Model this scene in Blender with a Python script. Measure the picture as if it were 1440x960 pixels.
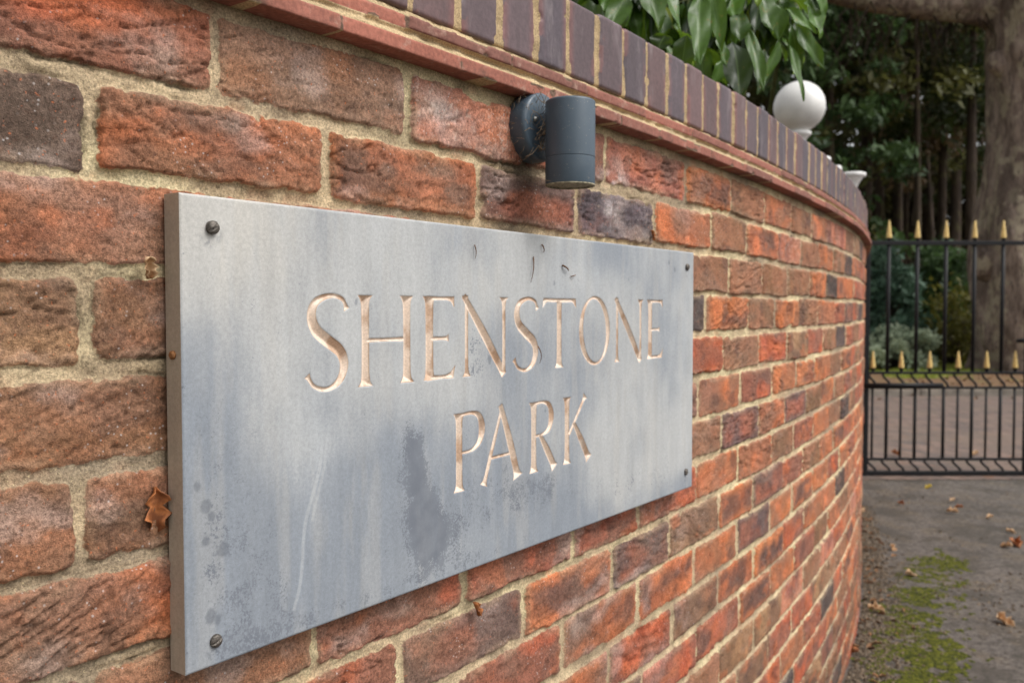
import bpy, bmesh, math, random
import numpy as np
from mathutils import Vector, Matrix
R_ = math.radians
random.seed(7); rng = np.random.default_rng(7)
scene = bpy.context.scene
C = scene.collection
for o in list(bpy.data.objects): bpy.data.objects.remove(o)

# ------------------------------------------------------------------ camera, sky, sun, exposure
EYE = 1.21
cam_d = bpy.data.cameras.new('camera'); cam = bpy.data.objects.new('camera', cam_d); C.objects.link(cam)
cam.location = (0, 0, EYE); cam.rotation_euler = (R_(90 - 2.12), 0, 0)
cam_d.sensor_width = 36; cam_d.lens = 31.48; cam_d.clip_start = .02; cam_d.clip_end = 2000
cam_d.dof.use_dof = True; cam_d.dof.focus_distance = .82; cam_d.dof.aperture_fstop = 9.6
scene.camera = cam
SUN_EL, SUN_AZ = R_(52), R_(112)            # azimuth from +Y clockwise
w = bpy.data.worlds.new('World'); scene.world = w; w.use_nodes = True
nt = w.node_tree; nt.nodes.clear()
sky = nt.nodes.new('ShaderNodeTexSky'); sky.sky_type = 'NISHITA'; sky.sun_disc = False
sky.sun_elevation = SUN_EL; sky.sun_rotation = SUN_AZ; sky.air_density = 1.0; sky.dust_density = 4.0; sky.ozone_density = 1.0
hs = nt.nodes.new('ShaderNodeHueSaturation'); hs.inputs['Saturation'].default_value = .12
bg = nt.nodes.new('ShaderNodeBackground'); bg.inputs[1].default_value = .15
wo = nt.nodes.new('ShaderNodeOutputWorld')
nt.links.new(sky.outputs[0], hs.inputs['Color']); nt.links.new(hs.outputs[0], bg.inputs[0]); nt.links.new(bg.outputs[0], wo.inputs[0])
sd = bpy.data.lights.new('sun', 'SUN'); sd.energy = 1.3; sd.angle = R_(24); sd.color = (1, .96, .9)
sun = bpy.data.objects.new('sun', sd); C.objects.link(sun)
sv = Vector((math.sin(SUN_AZ) * math.cos(SUN_EL), math.cos(SUN_AZ) * math.cos(SUN_EL), math.sin(SUN_EL)))
sun.rotation_euler = sv.to_track_quat('Z', 'Y').to_euler()
scene.view_settings.view_transform = 'Standard'; scene.view_settings.look = 'None'
scene.view_settings.exposure = .52; scene.view_settings.gamma = 1

# ------------------------------------------------------------------ tagging
def tag(o, label, cat, group=None, kind=None):
    if label: o['label'] = label
    if cat: o['category'] = cat
    if group: o['group'] = group
    if kind: o['kind'] = kind
    return o
def empty(name, loc, label, cat, group=None):
    o = bpy.data.objects.new(name, None); C.objects.link(o); o.location = loc; o.empty_display_size = .05
    return tag(o, label, cat, group)
def link(name, me, mat=None, parent=None):
    o = bpy.data.objects.new(name, me); C.objects.link(o)
    if mat: me.materials.append(mat)
    if parent:
        o.parent = parent; o.matrix_parent_inverse = Matrix.Translation(parent.location).inverted()
    return o
def srgb(r, g, b):
    return tuple(((c / 255) / 12.92 if c / 255 <= .04045 else ((c / 255 + .055) / 1.055) ** 2.4) for c in (r, g, b))

# ------------------------------------------------------------------ numpy noise
def _h(ix, iy, iz, seed):
    h = (ix.astype(np.int64) * 374761393 + iy.astype(np.int64) * 668265263 + iz.astype(np.int64) * 2147483647 + seed * 1442695041) & 0xffffffff
    h = ((h ^ (h >> 13)) * 1274126177) & 0xffffffff
    h = ((h ^ (h >> 16)) * 2246822519) & 0xffffffff
    return ((h ^ (h >> 15)) & 0xffffff) / float(0xffffff)
def vn(x, y, seed=0, z=None):
    x = np.asarray(x, float); y = np.asarray(y, float)
    z = np.zeros_like(x) if z is None else z
    ix, iy = np.floor(x), np.floor(y); fx, fy = x - ix, y - iy
    iz = np.floor(z)
    fx = fx * fx * (3 - 2 * fx); fy = fy * fy * (3 - 2 * fy)
    a = _h(ix, iy, iz, seed); b = _h(ix + 1, iy, iz, seed); c = _h(ix, iy + 1, iz, seed); d = _h(ix + 1, iy + 1, iz, seed)
    return a + (b - a) * fx + (c - a) * fy + (a - b - c + d) * fx * fy
def fbm(x, y, seed=0, oc=4, z=None, g=.5):
    t = 0; A = 1; S = 0
    for i in range(oc):
        t = t + A * vn(x * 2 ** i + 17.3 * i, y * 2 ** i - 9.1 * i, seed + i * 31, z); S += A; A *= g
    return t / S
def ss(a, b, x):
    t = np.clip((x - a) / (b - a), 0, 1); return t * t * (3 - 2 * t)
def grid_mesh(name, co, attrs=None, cols=None, keep=None, flip=False):
    n, m = co.shape[:2]
    idx = np.arange(n * m).reshape(n, m)
    q = np.stack([idx[:-1, :-1], idx[1:, :-1], idx[1:, 1:], idx[:-1, 1:]], -1).reshape(-1, 4)
    if flip: q = q[:, ::-1]
    if keep is not None: q = q[keep.reshape(-1)]
    return raw_mesh(name, co.reshape(-1, 3), q, attrs, cols)
def raw_mesh(name, v, q, attrs=None, cols=None, smooth=True):
    v = np.asarray(v, float); q = np.asarray(q)
    used = np.unique(q)
    if len(used) < len(v):
        mp = np.full(len(v), -1); mp[used] = np.arange(len(used)); v = v[used]; q = mp[q]
    else: used = None
    me = bpy.data.meshes.new(name); k = q.shape[1]
    me.vertices.add(len(v)); me.vertices.foreach_set('co', v.astype(np.float32).ravel())
    me.loops.add(q.size); me.loops.foreach_set('vertex_index', q.astype(np.int32).ravel())
    me.polygons.add(len(q)); me.polygons.foreach_set('loop_start', np.arange(0, q.size, k, dtype=np.int32))
    me.polygons.foreach_set('use_smooth', np.full(len(q), smooth))
    me.update(calc_edges=True)
    for nm, a in (attrs or {}).items():
        a = np.asarray(a, np.float32).ravel(); a = a if used is None else a[used]
        at = me.attributes.new(nm, 'FLOAT', 'POINT'); at.data.foreach_set('value', a)
    for nm, a in (cols or {}).items():
        a = np.asarray(a, np.float32).reshape(-1, 3); a = a if used is None else a[used]
        a = np.hstack([a, np.ones((len(a), 1), np.float32)])
        at = me.attributes.new(nm, 'FLOAT_COLOR', 'POINT'); at.data.foreach_set('color', a.ravel())
    return me

# ------------------------------------------------------------------ shader helper
class NT:
    def __init__(s, name):
        s.m = bpy.data.materials.new(name); s.m.use_nodes = True; s.t = s.m.node_tree
        s.b = s.t.nodes['Principled BSDF']; s.out = s.t.nodes['Material Output']
    def n(s, ty, **kw):
        nd = s.t.nodes.new(ty)
        for k, v in kw.items(): setattr(nd, k, v)
        return nd
    def put(s, sock, v):
        if isinstance(v, bpy.types.NodeSocket): s.t.links.new(v, sock)
        elif isinstance(v, (tuple, list)) and len(v) == 3 and sock.type == 'RGBA': sock.default_value = (*v, 1)
        else: sock.default_value = v
    def attr(s, nm, col=False):
        a = s.n('ShaderNodeAttribute', attribute_name=nm); return a.outputs['Color' if col else 'Fac']
    def obj(s): return s.n('ShaderNodeTexCoord').outputs['Object']
    def noise(s, scale, detail=3, rough=.5, vec=None, stretch=None, dist=0):
        t = s.n('ShaderNodeTexNoise'); vec = vec or s.obj()
        if stretch:
            mp = s.n('ShaderNodeMapping'); s.put(mp.inputs[0], vec); mp.inputs['Scale'].default_value = stretch; vec = mp.outputs[0]
        s.put(t.inputs['Vector'], vec); t.inputs['Scale'].default_value = scale; t.inputs['Detail'].default_value = detail
        t.inputs['Roughness'].default_value = rough; t.inputs['Distortion'].default_value = dist
        return t.outputs['Fac']
    def vor(s, scale, feature='F1', vec=None, out='Distance'):
        t = s.n('ShaderNodeTexVoronoi', feature=feature); s.put(t.inputs['Vector'], vec or s.obj()); t.inputs['Scale'].default_value = scale
        return t.outputs[out]
    def mr(s, v, a, b, c=0., d=1., smooth=True):
        t = s.n('ShaderNodeMapRange'); t.interpolation_type = 'SMOOTHSTEP' if smooth else 'LINEAR'
        s.put(t.inputs[0], v)
        for i, x in zip((1, 2, 3, 4), (a, b, c, d)): t.inputs[i].default_value = x
        return t.outputs[0]
    def math(s, op, a, b=0., c=None):
        t = s.n('ShaderNodeMath', operation=op); s.put(t.inputs[0], a); s.put(t.inputs[1], b)
        if c is not None: s.put(t.inputs[2], c)
        return t.outputs[0]
    def mix(s, f, a, b, mode='MIX'):
        t = s.n('ShaderNodeMix', data_type='RGBA', blend_type=mode); s.put(t.inputs[0], f); s.put(t.inputs[6], a); s.put(t.inputs[7], b)
        return t.outputs[2]
    def grey(s, v):
        c = s.n('ShaderNodeCombineColor')
        for i in range(3): s.put(c.inputs[i], v)
        return c.outputs[0]
    def bump(s, h, strength=1., dist=.001, nrm=None):
        t = s.n('ShaderNodeBump'); s.put(t.inputs['Height'], h); t.inputs['Strength'].default_value = strength; t.inputs['Distance'].default_value = dist
        if nrm: s.put(t.inputs['Normal'], nrm)
        return t.outputs[0]
    def fin(s, col, rough=.8, nrm=None, spec=.5, metal=0.):
        s.put(s.b.inputs['Base Color'], col); s.put(s.b.inputs['Roughness'], rough)
        s.b.inputs['Specular IOR Level'].default_value = spec; s.b.inputs['Metallic'].default_value = metal
        if nrm: s.put(s.b.inputs['Normal'], nrm)
        return s.m

def mat_simple(name, col, rough=.6, spec=.5, vary=.25, scale=20, bump=0., bscale=200, metal=0.):
    s = NT(name); v = s.mr(s.noise(scale, 4), .3, .7, 1 - vary, 1 + vary * .6)
    c = s.mix(1., col, s.grey(v), 'MULTIPLY')
    return s.fin(c, rough, s.bump(s.noise(bscale, 4), bump, .001) if bump else None, spec, metal)

def mat_masonry():
    s = NT('weathered_brick_and_mortar')
    ed = s.attr('ed'); bc = s.attr('bc', True); mc = s.attr('mc', True); wh = s.attr('wh')
    fine = s.noise(1000, 3, .65); mid = s.noise(300, 6, .72); big = s.noise(60, 4, .6)
    # brick face
    v = s.math('MULTIPLY', s.mr(mid, .28, .72, .52, 1.38), s.mr(fine, .25, .75, .66, 1.28))
    b = s.mix(1., bc, s.grey(v), 'MULTIPLY')
    b = s.mix(s.mr(s.noise(330, 2, .5), .66, .74, 0, .55), b, srgb(214, 122, 78))          # bright fired grains
    b = s.mix(s.mr(s.noise(170, 6, .75), .56, .66, 0, .7), b, srgb(84, 58, 48))            # dark pits and soot
    wn = s.math('ADD', s.noise(120, 6, .7), s.math('MULTIPLY', wh, .34))
    b = s.mix(s.mr(wn, .70, .88, 0, .62), b, srgb(204, 186, 172))                           # lime bloom
    vs = s.vor(170); b = s.mix(s.math('MULTIPLY', s.mr(vs, .10, .2, 1, 0), s.mr(s.noise(22, 2), .5, .62, 0, .7)), b, srgb(196, 188, 184))
    # mortar
    mv = s.math('MULTIPLY', s.mr(s.noise(420, 4, .7), .25, .75, .5, 1.42), s.mr(big, .3, .7, .82, 1.12))
    m = s.mix(1., mc, s.grey(mv), 'MULTIPLY')
    m = s.mix(s.mr(s.noise(700, 2), .62, .7, 0, .6), m, srgb(224, 204, 160))
    m = s.mix(s.mr(s.noise(500, 2, .5, stretch=(1, 1, 1.3)), .64, .72, 0, .55), m, srgb(96, 84, 66))
    e2 = s.math('ADD', ed, s.math('MULTIPLY', s.math('SUBTRACT', mid, .5), .0035))
    e2 = s.math('ADD', e2, s.math('MULTIPLY', s.math('SUBTRACT', fine, .5), .0012))
    f = s.mr(e2, -.0005, .0009)
    c = s.mix(f, m, b)
    hb = s.math('ADD', s.math('MULTIPLY', mid, .8), s.math('MULTIPLY', fine, .6)); hb = s.math('ADD', hb, s.math('MULTIPLY', s.noise(1500, 2), .25))
    hb = s.math('SUBTRACT', hb, s.mr(s.vor(240), .0, .16, .8, 0)); hb = s.math('SUBTRACT', hb, s.mr(s.vor(520), .0, .14, .4, 0))
    return s.fin(c, .93, s.bump(hb, .9, .0022), .25)
M_MAS = mat_masonry()

# ------------------------------------------------------------------ the wall's curve in plan
SV = np.linspace(-1.2, 6.6, 15601)
HD = .6419 - (.0628 * SV + .00405 * SV * SV)
i35 = np.searchsorted(SV, 3.49)
HD[i35:] = .355 + (HD[i35] - .355) * np.exp(-(SV[i35:] - SV[i35]) / .15)
dS = SV[1] - SV[0]
CX = np.cumsum(np.sin(HD)) * dS; CY = np.cumsum(np.cos(HD)) * dS
i0 = np.argmin(abs(SV)); CX += -.2027 - CX[i0]; CY += .8322 - CY[i0]
def wpt(s, off, z):
    """point at run s, pushed off the wall face by off, height z above eye level datum"""
    s = np.asarray(s, float); h = np.interp(s, SV, HD)
    x = np.interp(s, SV, CX) + np.cos(h) * off; y = np.interp(s, SV, CY) - np.sin(h) * off
    return np.stack(np.broadcast_arrays(x, y, np.asarray(z, float) + EYE), -1)

S_END = 6.25
def s_samples(k):
    out = [-.78]; 
    while out[-1] < 3.55:
        y = np.interp(out[-1], SV, CY); out.append(out[-1] + k * max(.75, y) / .75)
    while out[-1] < S_END: out.append(out[-1] + .03)
    out[-1] = S_END
    return np.array(out)

# ------------------------------------------------------------------ brickwork of the wall
Z0, CH = .1016, .075
PERP = {1: [-.083, .153, .365, .573, .865, 1.087, 1.309, 1.534, 1.749, 1.955, 2.126], 0: [-.191, .038, .271, .492, .738, .982, 1.184, 1.416, 1.635, 1.851],
    -1: [-.30, -.083, .16, 1.077, 1.295, 1.507, 1.741, 1.96, 2.153], -2: [-.197, .03, .96, 1.2, 1.398, 1.616, 1.856, 2.132], -3: [-.31, -.08, 1.053, 1.279, 1.507, 1.724, 1.938],
    -4: [-.205, .02, .927, 1.159, 1.381, 1.602, 1.817], -5: [-.31, -.075, 1.047, 1.281, 1.494, 1.715, 1.911], -6: [-.2, .019, .246, .485, .686, .922, 1.148, 1.384, 1.587, 1.808],
    -7: [.137, .367, .6, .803, 1.037, 1.246, 1.475, 1.687, 1.901], -8: [.23, .458, .687, .915, 1.146, 1.376, 1.573, 1.804], -9: [.59, .817, 1.035, 1.256], -10: [.7, .926, 1.163], -11: [1.046]}
TYPES = {1: (-.2, 'RBWRWMBOBOWWB'), 0: (-.3, 'DOMPGOBMWBOB'), -1: (-.2, 'OO'), -2: (-.3, 'TBB'), -3: (-.2, 'BR'), -4: (-.3, 'BBB'), -5: (-.2, 'OOB'), -6: (-.1, 'BRRRROOBROB'),
    -7: (0, 'RPMPTMPRBO'), -8: (.3, 'RMMOPOMOR'), -9: (.7, 'RBMMRO'), -10: (.8, 'RRMORB')}
TYPES2 = {-1: (.95, 'BBBBOD'), -2: (.9, 'DMBOBO'), -3: (.95, 'RBRTRB'), -4: (1.0, 'OROMOB'), -5: (.95, 'BPOPBO')}
COL = {'O': (208, 126, 80), 'R': (194, 104, 70), 'B': (140, 106, 80), 'D': (92, 82, 76), 'P': (118, 98, 90), 'T': (168, 132, 98), 'G': (122, 110, 108), 'M': (198, 122, 80), 'W': (196, 132, 106)}
SEC = {'O': ((152, 108, 84), .5), 'R': ((140, 98, 82), .52), 'B': ((162, 114, 86), .34), 'D': ((78, 68, 64), .4), 'P': ((160, 98, 76), .35), 'T': ((122, 92, 74), .4), 'G': ((90, 82, 84), .6), 'M': ((96, 78, 72), .55), 'W': ((148, 94, 82), .4)}
RND = random.Random(5)
def perps(r):
    base = -.083 if r % 2 else -.197
    p = sorted(PERP.get(r, [base + .226 * 5 + RND.uniform(-.02, .02)]))
    q = [p[0]]
    for b in p[1:]:
        g = b - q[-1]; n = max(1, round(g / .226))
        a = q[-1]
        for i in range(1, n): q.append(a + g * i / n + RND.uniform(-.006, .006))
        q.append(b)
    while q[0] > -.85: q.insert(0, q[0] - .228 + RND.uniform(-.008, .008))
    while q[-1] < S_END + .3: q.append(q[-1] + .226 + RND.uniform(-.014, .010))
    return q
def build_brickwork():
    sa = s_samples(.0019)
    za = np.concatenate([np.arange(-EYE, -.42, .0042), np.arange(-.42, .268, .0019)])
    S, Z = np.meshgrid(sa, za, indexing='ij')
    wob = (fbm(S * 2.2, Z * 2.5, 3, 2) - .5) * .009 + (fbm(S * 9, Z * 6, 4, 2) - .5) * .004
    wob = wob + .0048 * np.exp(-((Z - .13) / .07) ** 2) * ss(1.0, .6, S)
    Zw = Z + wob; ROW = np.floor((Zw - Z0) / CH).astype(int); ROW = np.minimum(ROW, 1)
    ed = np.zeros_like(S); bc = np.zeros(S.shape + (3,)); bid = np.zeros_like(S); tilt = np.zeros_like(S); cr = np.zeros_like(S); wh = np.zeros_like(S)
    ang = np.zeros_like(S)
    en = (fbm(S * 75, Z * 90, 11, 4) - .5) * .0062 + (fbm(S * 24, Z * 30, 13, 3) - .5) * .0050 - ss(.74, .9, fbm(S * 28, Z * 40, 14, 2)) * .006 + (fbm(S * 240, Z * 260, 12, 2) - .5) * .003
    n1 = fbm(S * 16, Z * 26, 21, 4); n2 = fbm(S * 38, Z * 38, 22, 3)
    for r in range(int(ROW.min()), 2):
        mk = ROW == r; P = np.array(perps(r)); s = S[mk]; z = Zw[mk]; i = np.searchsorted(P, s) - 1
        i = np.clip(i, 0, len(P) - 2); nb = len(P) - 1; mid = (P[1:] + P[:-1]) / 2; typ = []
        for j in range(nb):
            t = None
            for T in (TYPES, TYPES2):
                if r in T:
                    st, sq = T[r]; k0 = int(np.argmin(abs(mid - st)))
                    if 0 <= j - k0 < len(sq): t = sq[j - k0]
            typ.append(t or RND.choice('OORRRBBBMMPTDW' if j % 3 else 'OORRMBT'))
        c1 = np.array([srgb(*COL[t]) for t in typ]); c2 = np.array([srgb(*SEC[t][0]) for t in typ]); am = np.array([SEC[t][1] for t in typ])
        jt = np.array([RND.uniform(.86, 1.12) for _ in range(nb)]); c1 = c1 * jt[:, None]
        jc = np.array([[RND.uniform(.94, 1.06), 1, RND.uniform(.92, 1.08)] for _ in range(nb)]); c1 = c1 * jc
        u = np.array([RND.random() for _ in range(nb)]); dz = np.array([RND.uniform(-.0018, .0018) for _ in range(nb)])
        rot = np.array([RND.uniform(-.008, .008) for _ in range(nb)]); hh = np.array([RND.uniform(.0310, .0336) for _ in range(nb)])
        jw = np.array([RND.uniform(.0042, .0068) for _ in range(nb + 1)])
        tl = np.array([RND.uniform(-.0022, .002) for _ in range(nb)])
        cx = s - mid[i]; zc = z - (Z0 + CH * (r + .5)) - dz[i] - rot[i] * cx
        hx = np.minimum(s - P[i] - jw[i], P[i + 1] - s - jw[i + 1]); hz = hh[i] - abs(zc)
        rad = .006; dx = rad - hx; dy = rad - hz
        d = rad - np.sqrt(np.maximum(dx, 0) ** 2 + np.maximum(dy, 0) ** 2) + np.minimum(np.maximum(-dx, -dy) * -1, 0) * -1
        d = np.where((dx < 0) & (dy < 0), np.minimum(hx, hz), rad - np.sqrt(np.maximum(dx, 0) ** 2 + np.maximum(dy, 0) ** 2))
        ed[mk] = d + en[mk]
        # secondary colour: blotch in the middle of kiln-darkened bricks, drifting with noise
        T = np.array(typ)[i]; nn = vn(s * 14 + u[i] * 90, z * 24 + u[i] * 50, 77) * .6 + n1[mk] * .6
        mid_w = np.where((T == 'M') | (T == 'P') | (T == 'G'), ss(-.004, .02, d), 1.)
        f = ss(.50, .74, nn * .8 + am[i] * .45) * mid_w
        L = np.maximum(P[i + 1] - P[i], .1)
        f = f * (.55 + .45 * vn(u[i] * 40 + cx / L * 2, u[i] * 10, 5))
        c = c1[i] * (1 - f[:, None]) + c2[i] * f[:, None]
        hz_ = ss(.46, .70, fbm(s * 9 + u[i] * 60, z * 15 + u[i] * 31, 79, 4))[:, None] * (.20 + .30 * ss(1.3, .5, s))[:, None]; c = c * (1 - hz_) + np.array(srgb(138, 118, 102)) * hz_
        rd_ = ss(.54, .72, fbm(s * 22 + u[i] * 10, z * 40 + u[i] * 71, 80, 3))[:, None] * np.where(np.isin(T, list('BDPG')), .10, .40)[:, None]; c = c * (1 - rd_) + np.array(srgb(204, 116, 72)) * rd_
        bl_ = ss(.56, .74, fbm(s * 13 + 3, z * 19, 85, 5))[:, None] * ss(1.2, .4, s)[:, None] * .5; c = c * (1 - bl_) + np.array(srgb(186, 170, 158)) * bl_
        sk_ = ss(.60, .74, fbm(s * 17 + 9, z * 23, 86, 4))[:, None] * .5; c = c * (1 - sk_) + np.array(srgb(84, 70, 64)) * sk_
        ro_ = (np.exp(-((s - .57) / .075) ** 2 - ((z - .145) / .045) ** 2) * ss(.3, .6, fbm(s * 24, z * 24, 87, 4)))[:, None] * .8; c = c * (1 - ro_) + np.array(srgb(92, 84, 88)) * ro_
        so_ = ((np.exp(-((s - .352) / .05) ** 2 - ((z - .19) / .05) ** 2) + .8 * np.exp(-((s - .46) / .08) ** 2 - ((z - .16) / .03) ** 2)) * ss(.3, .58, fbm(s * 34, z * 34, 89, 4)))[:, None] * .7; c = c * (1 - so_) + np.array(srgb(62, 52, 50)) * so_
        wb_ = (np.exp(-((s - .585) / .022) ** 2 - ((z - .142) / .016) ** 2) + np.exp(-((s - .60) / .05) ** 2 - ((z - .188) / .012) ** 2) + .6 * np.exp(-((s - .20) / .045) ** 2 - ((z - .215) / .018) ** 2))[:, None] * ss(.35, .6, fbm(s * 50, z * 60, 88, 4))[:, None] * .8; c = c * (1 - wb_) + np.array(srgb(204, 196, 190)) * wb_
        sm_ = ss(.011, .001, d)[:, None] * ss(.42, .62, fbm(s * 30, z * 30, 82, 3))[:, None] * .45; c = c * (1 - sm_) + np.array(srgb(176, 152, 124)) * sm_
        lf_ = ss(.6, .1, s)[:, None] * .22; c = c * (1 - lf_) + np.array(srgb(150, 116, 88)) * lf_
        c = c * (.70 + .58 * n2[mk])[:, None]
        c[:, 1] *= (.97 + .1 * (n1[mk] - .5))
        bc[mk] = c; bid[mk] = u[i]; tilt[mk] = tl[i] * (1 if True else 0) + rot[i] * cx * .8; wh[mk] = np.where((T == 'W') | (T == 'G'), .30, 0) + (u[i] > .7) * .14 + .12 * n1[mk]
        ang[mk] = (u[i] - .5) * .9
    cv = np.zeros_like(S)
    # relief
    a, b = S * np.cos(ang) + Z * np.sin(ang), -S * np.sin(ang) + Z * np.cos(ang)
    cre = fbm(a * 26 + bid * 40, b * 110, 31, 4); rid = 1 - abs(2 * fbm(a * 20, b * 75 + bid * 9, 33, 3) - 1)
    crease = np.maximum(0, (rid - .88) / .12) ** 1.5 * ss(.35, .7, vn(S * 12, Z * 14, 35))
    rough = .25 + 1.1 * vn(bid * 1000, bid * 377, 9) ** 1.3
    pit = ss(.72, .86, fbm(S * 120, Z * 120, 36, 2))
    hb = .0042 + tilt + rough * ((cre - .5) * .0042 + (fbm(S * 150, Z * 170, 34, 3) - .5) * .0034) - crease * .0042 * rough - pit * .0016
    hm = -.0005 + (fbm(S * 45, Z * 60, 41, 4) - .5) * .0045 + (fbm(S * 260, Z * 300, 42, 3) - .5) * .0022
    f = ss(-.0010, .0024, ed)
    gap = ss(.62, .8, fbm(S * 18, Z * 22, 44, 3)) * np.exp(-(ed + .0008) ** 2 / (2 * .0011 ** 2))
    off = hm * (1 - f) + hb * f - gap * .003
    far = 1 + .2 * ss(1, 3, S); off = off * far
    # mortar colour: warm sand, paler and greener low on the left, greyer where damp
    m1, m2, m3 = (np.array(srgb(*c)) for c in ((186, 165, 134), (152, 136, 114), (204, 188, 150)))
    g = fbm(S * 7, Z * 9, 51, 4)[..., None]; mc = m1 + (m2 - m1) * ss(.5, .75, g) + (m3 - m1) * ss(.5, .72, 1 - g)
    dt = ss(.50, .72, fbm(S * 16, Z * 30, 54, 4))[..., None] * (.42 - .24 * ss(.5, 1.1, S))[..., None]; mc = mc * (1.10 + .06 * ss(.5, 1.1, S))[..., None]; mc = mc * (1 - dt) + np.array(srgb(114, 98, 80)) * dt
    red = ss(.58, .75, fbm(S * 30, Z * 40, 52, 3))[..., None] * .35; mc = mc * (1 - red) + bc * red
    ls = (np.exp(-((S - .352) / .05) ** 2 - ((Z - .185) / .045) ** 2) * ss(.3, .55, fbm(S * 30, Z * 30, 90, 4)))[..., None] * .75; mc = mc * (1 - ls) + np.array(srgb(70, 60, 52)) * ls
    top_dark = ss(.235, .268, Z)[..., None] * .45 * ss(.3, .6, fbm(S * 8, Z * 10, 53, 3))[..., None]  # brick and mortar colour gets darker towards the wall top, in patches
    low = ss(-.75, -1.2, Z)[..., None] * .3
    crk = np.clip(crease * rough * .55 + pit * .35 + gap * .6, 0, .8)[..., None]; bc = bc * (1 - crk * .6); mc = mc * (1 - gap[..., None] * .55)
    bc = bc * (1 - top_dark * .6 - low); mc = mc * (1 - top_dark * .6 - low)
    co = wpt(S, off, Z)
    me = grid_mesh('brickwork', co, {'ed': ed, 'wh': wh}, {'bc': bc, 'mc': mc})
    return me
wall = empty('brick_wall', tuple(wpt(1.0, -.1, -EYE)), 'long curved wall of old red and brown bricks with sandy mortar', 'wall')
link('brickwork', build_brickwork(), M_MAS, wall)
# plain inner body closing the back and the far end
def build_core():
    sa = np.linspace(-.78, S_END, 160); v = []; prof = [(-.004, -EYE - .05), (-.215, -EYE - .05), (-.215, .268), (-.004, .268)]
    co = np.stack([wpt(sa, o, z) for o, z in prof + prof[:1]], 1)
    bm = bmesh.new(); vs = [[bm.verts.new(tuple(c)) for c in row[:-1]] for row in co]
    for a, b in zip(vs[:-1], vs[1:]):
        for k in (0, 1, 2): bm.faces.new((a[k], a[k + 1], b[k + 1], b[k]))
    bm.faces.new(vs[0]); bm.faces.new(vs[-1][::-1]); me = bpy.data.meshes.new('rear_face'); bm.to_mesh(me); bm.free(); return me
def mat_backbrick():
    s = NT('plain_red_brick'); t = s.n('ShaderNodeTexBrick')
    mp = s.n('ShaderNodeMapping'); s.put(mp.inputs[0], s.obj()); mp.inputs['Rotation'].default_value = (R_(90), 0, R_(20))
    s.put(t.inputs['Vector'], mp.outputs[0]); t.inputs['Scale'].default_value = 4.4; t.inputs['Mortar Size'].default_value = .02
    t.inputs['Row Height'].default_value = .33; t.inputs['Brick Width'].default_value = 1.
    s.put(t.inputs['Color1'], srgb(170, 84, 60)); s.put(t.inputs['Color2'], srgb(130, 88, 68)); s.put(t.inputs['Mortar'], srgb(176, 158, 122))
    return s.fin(t.outputs['Color'], .95, s.bump(s.noise(200), .5, .002))
link('rear_face', build_core(), mat_backbrick(), wall)

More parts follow.
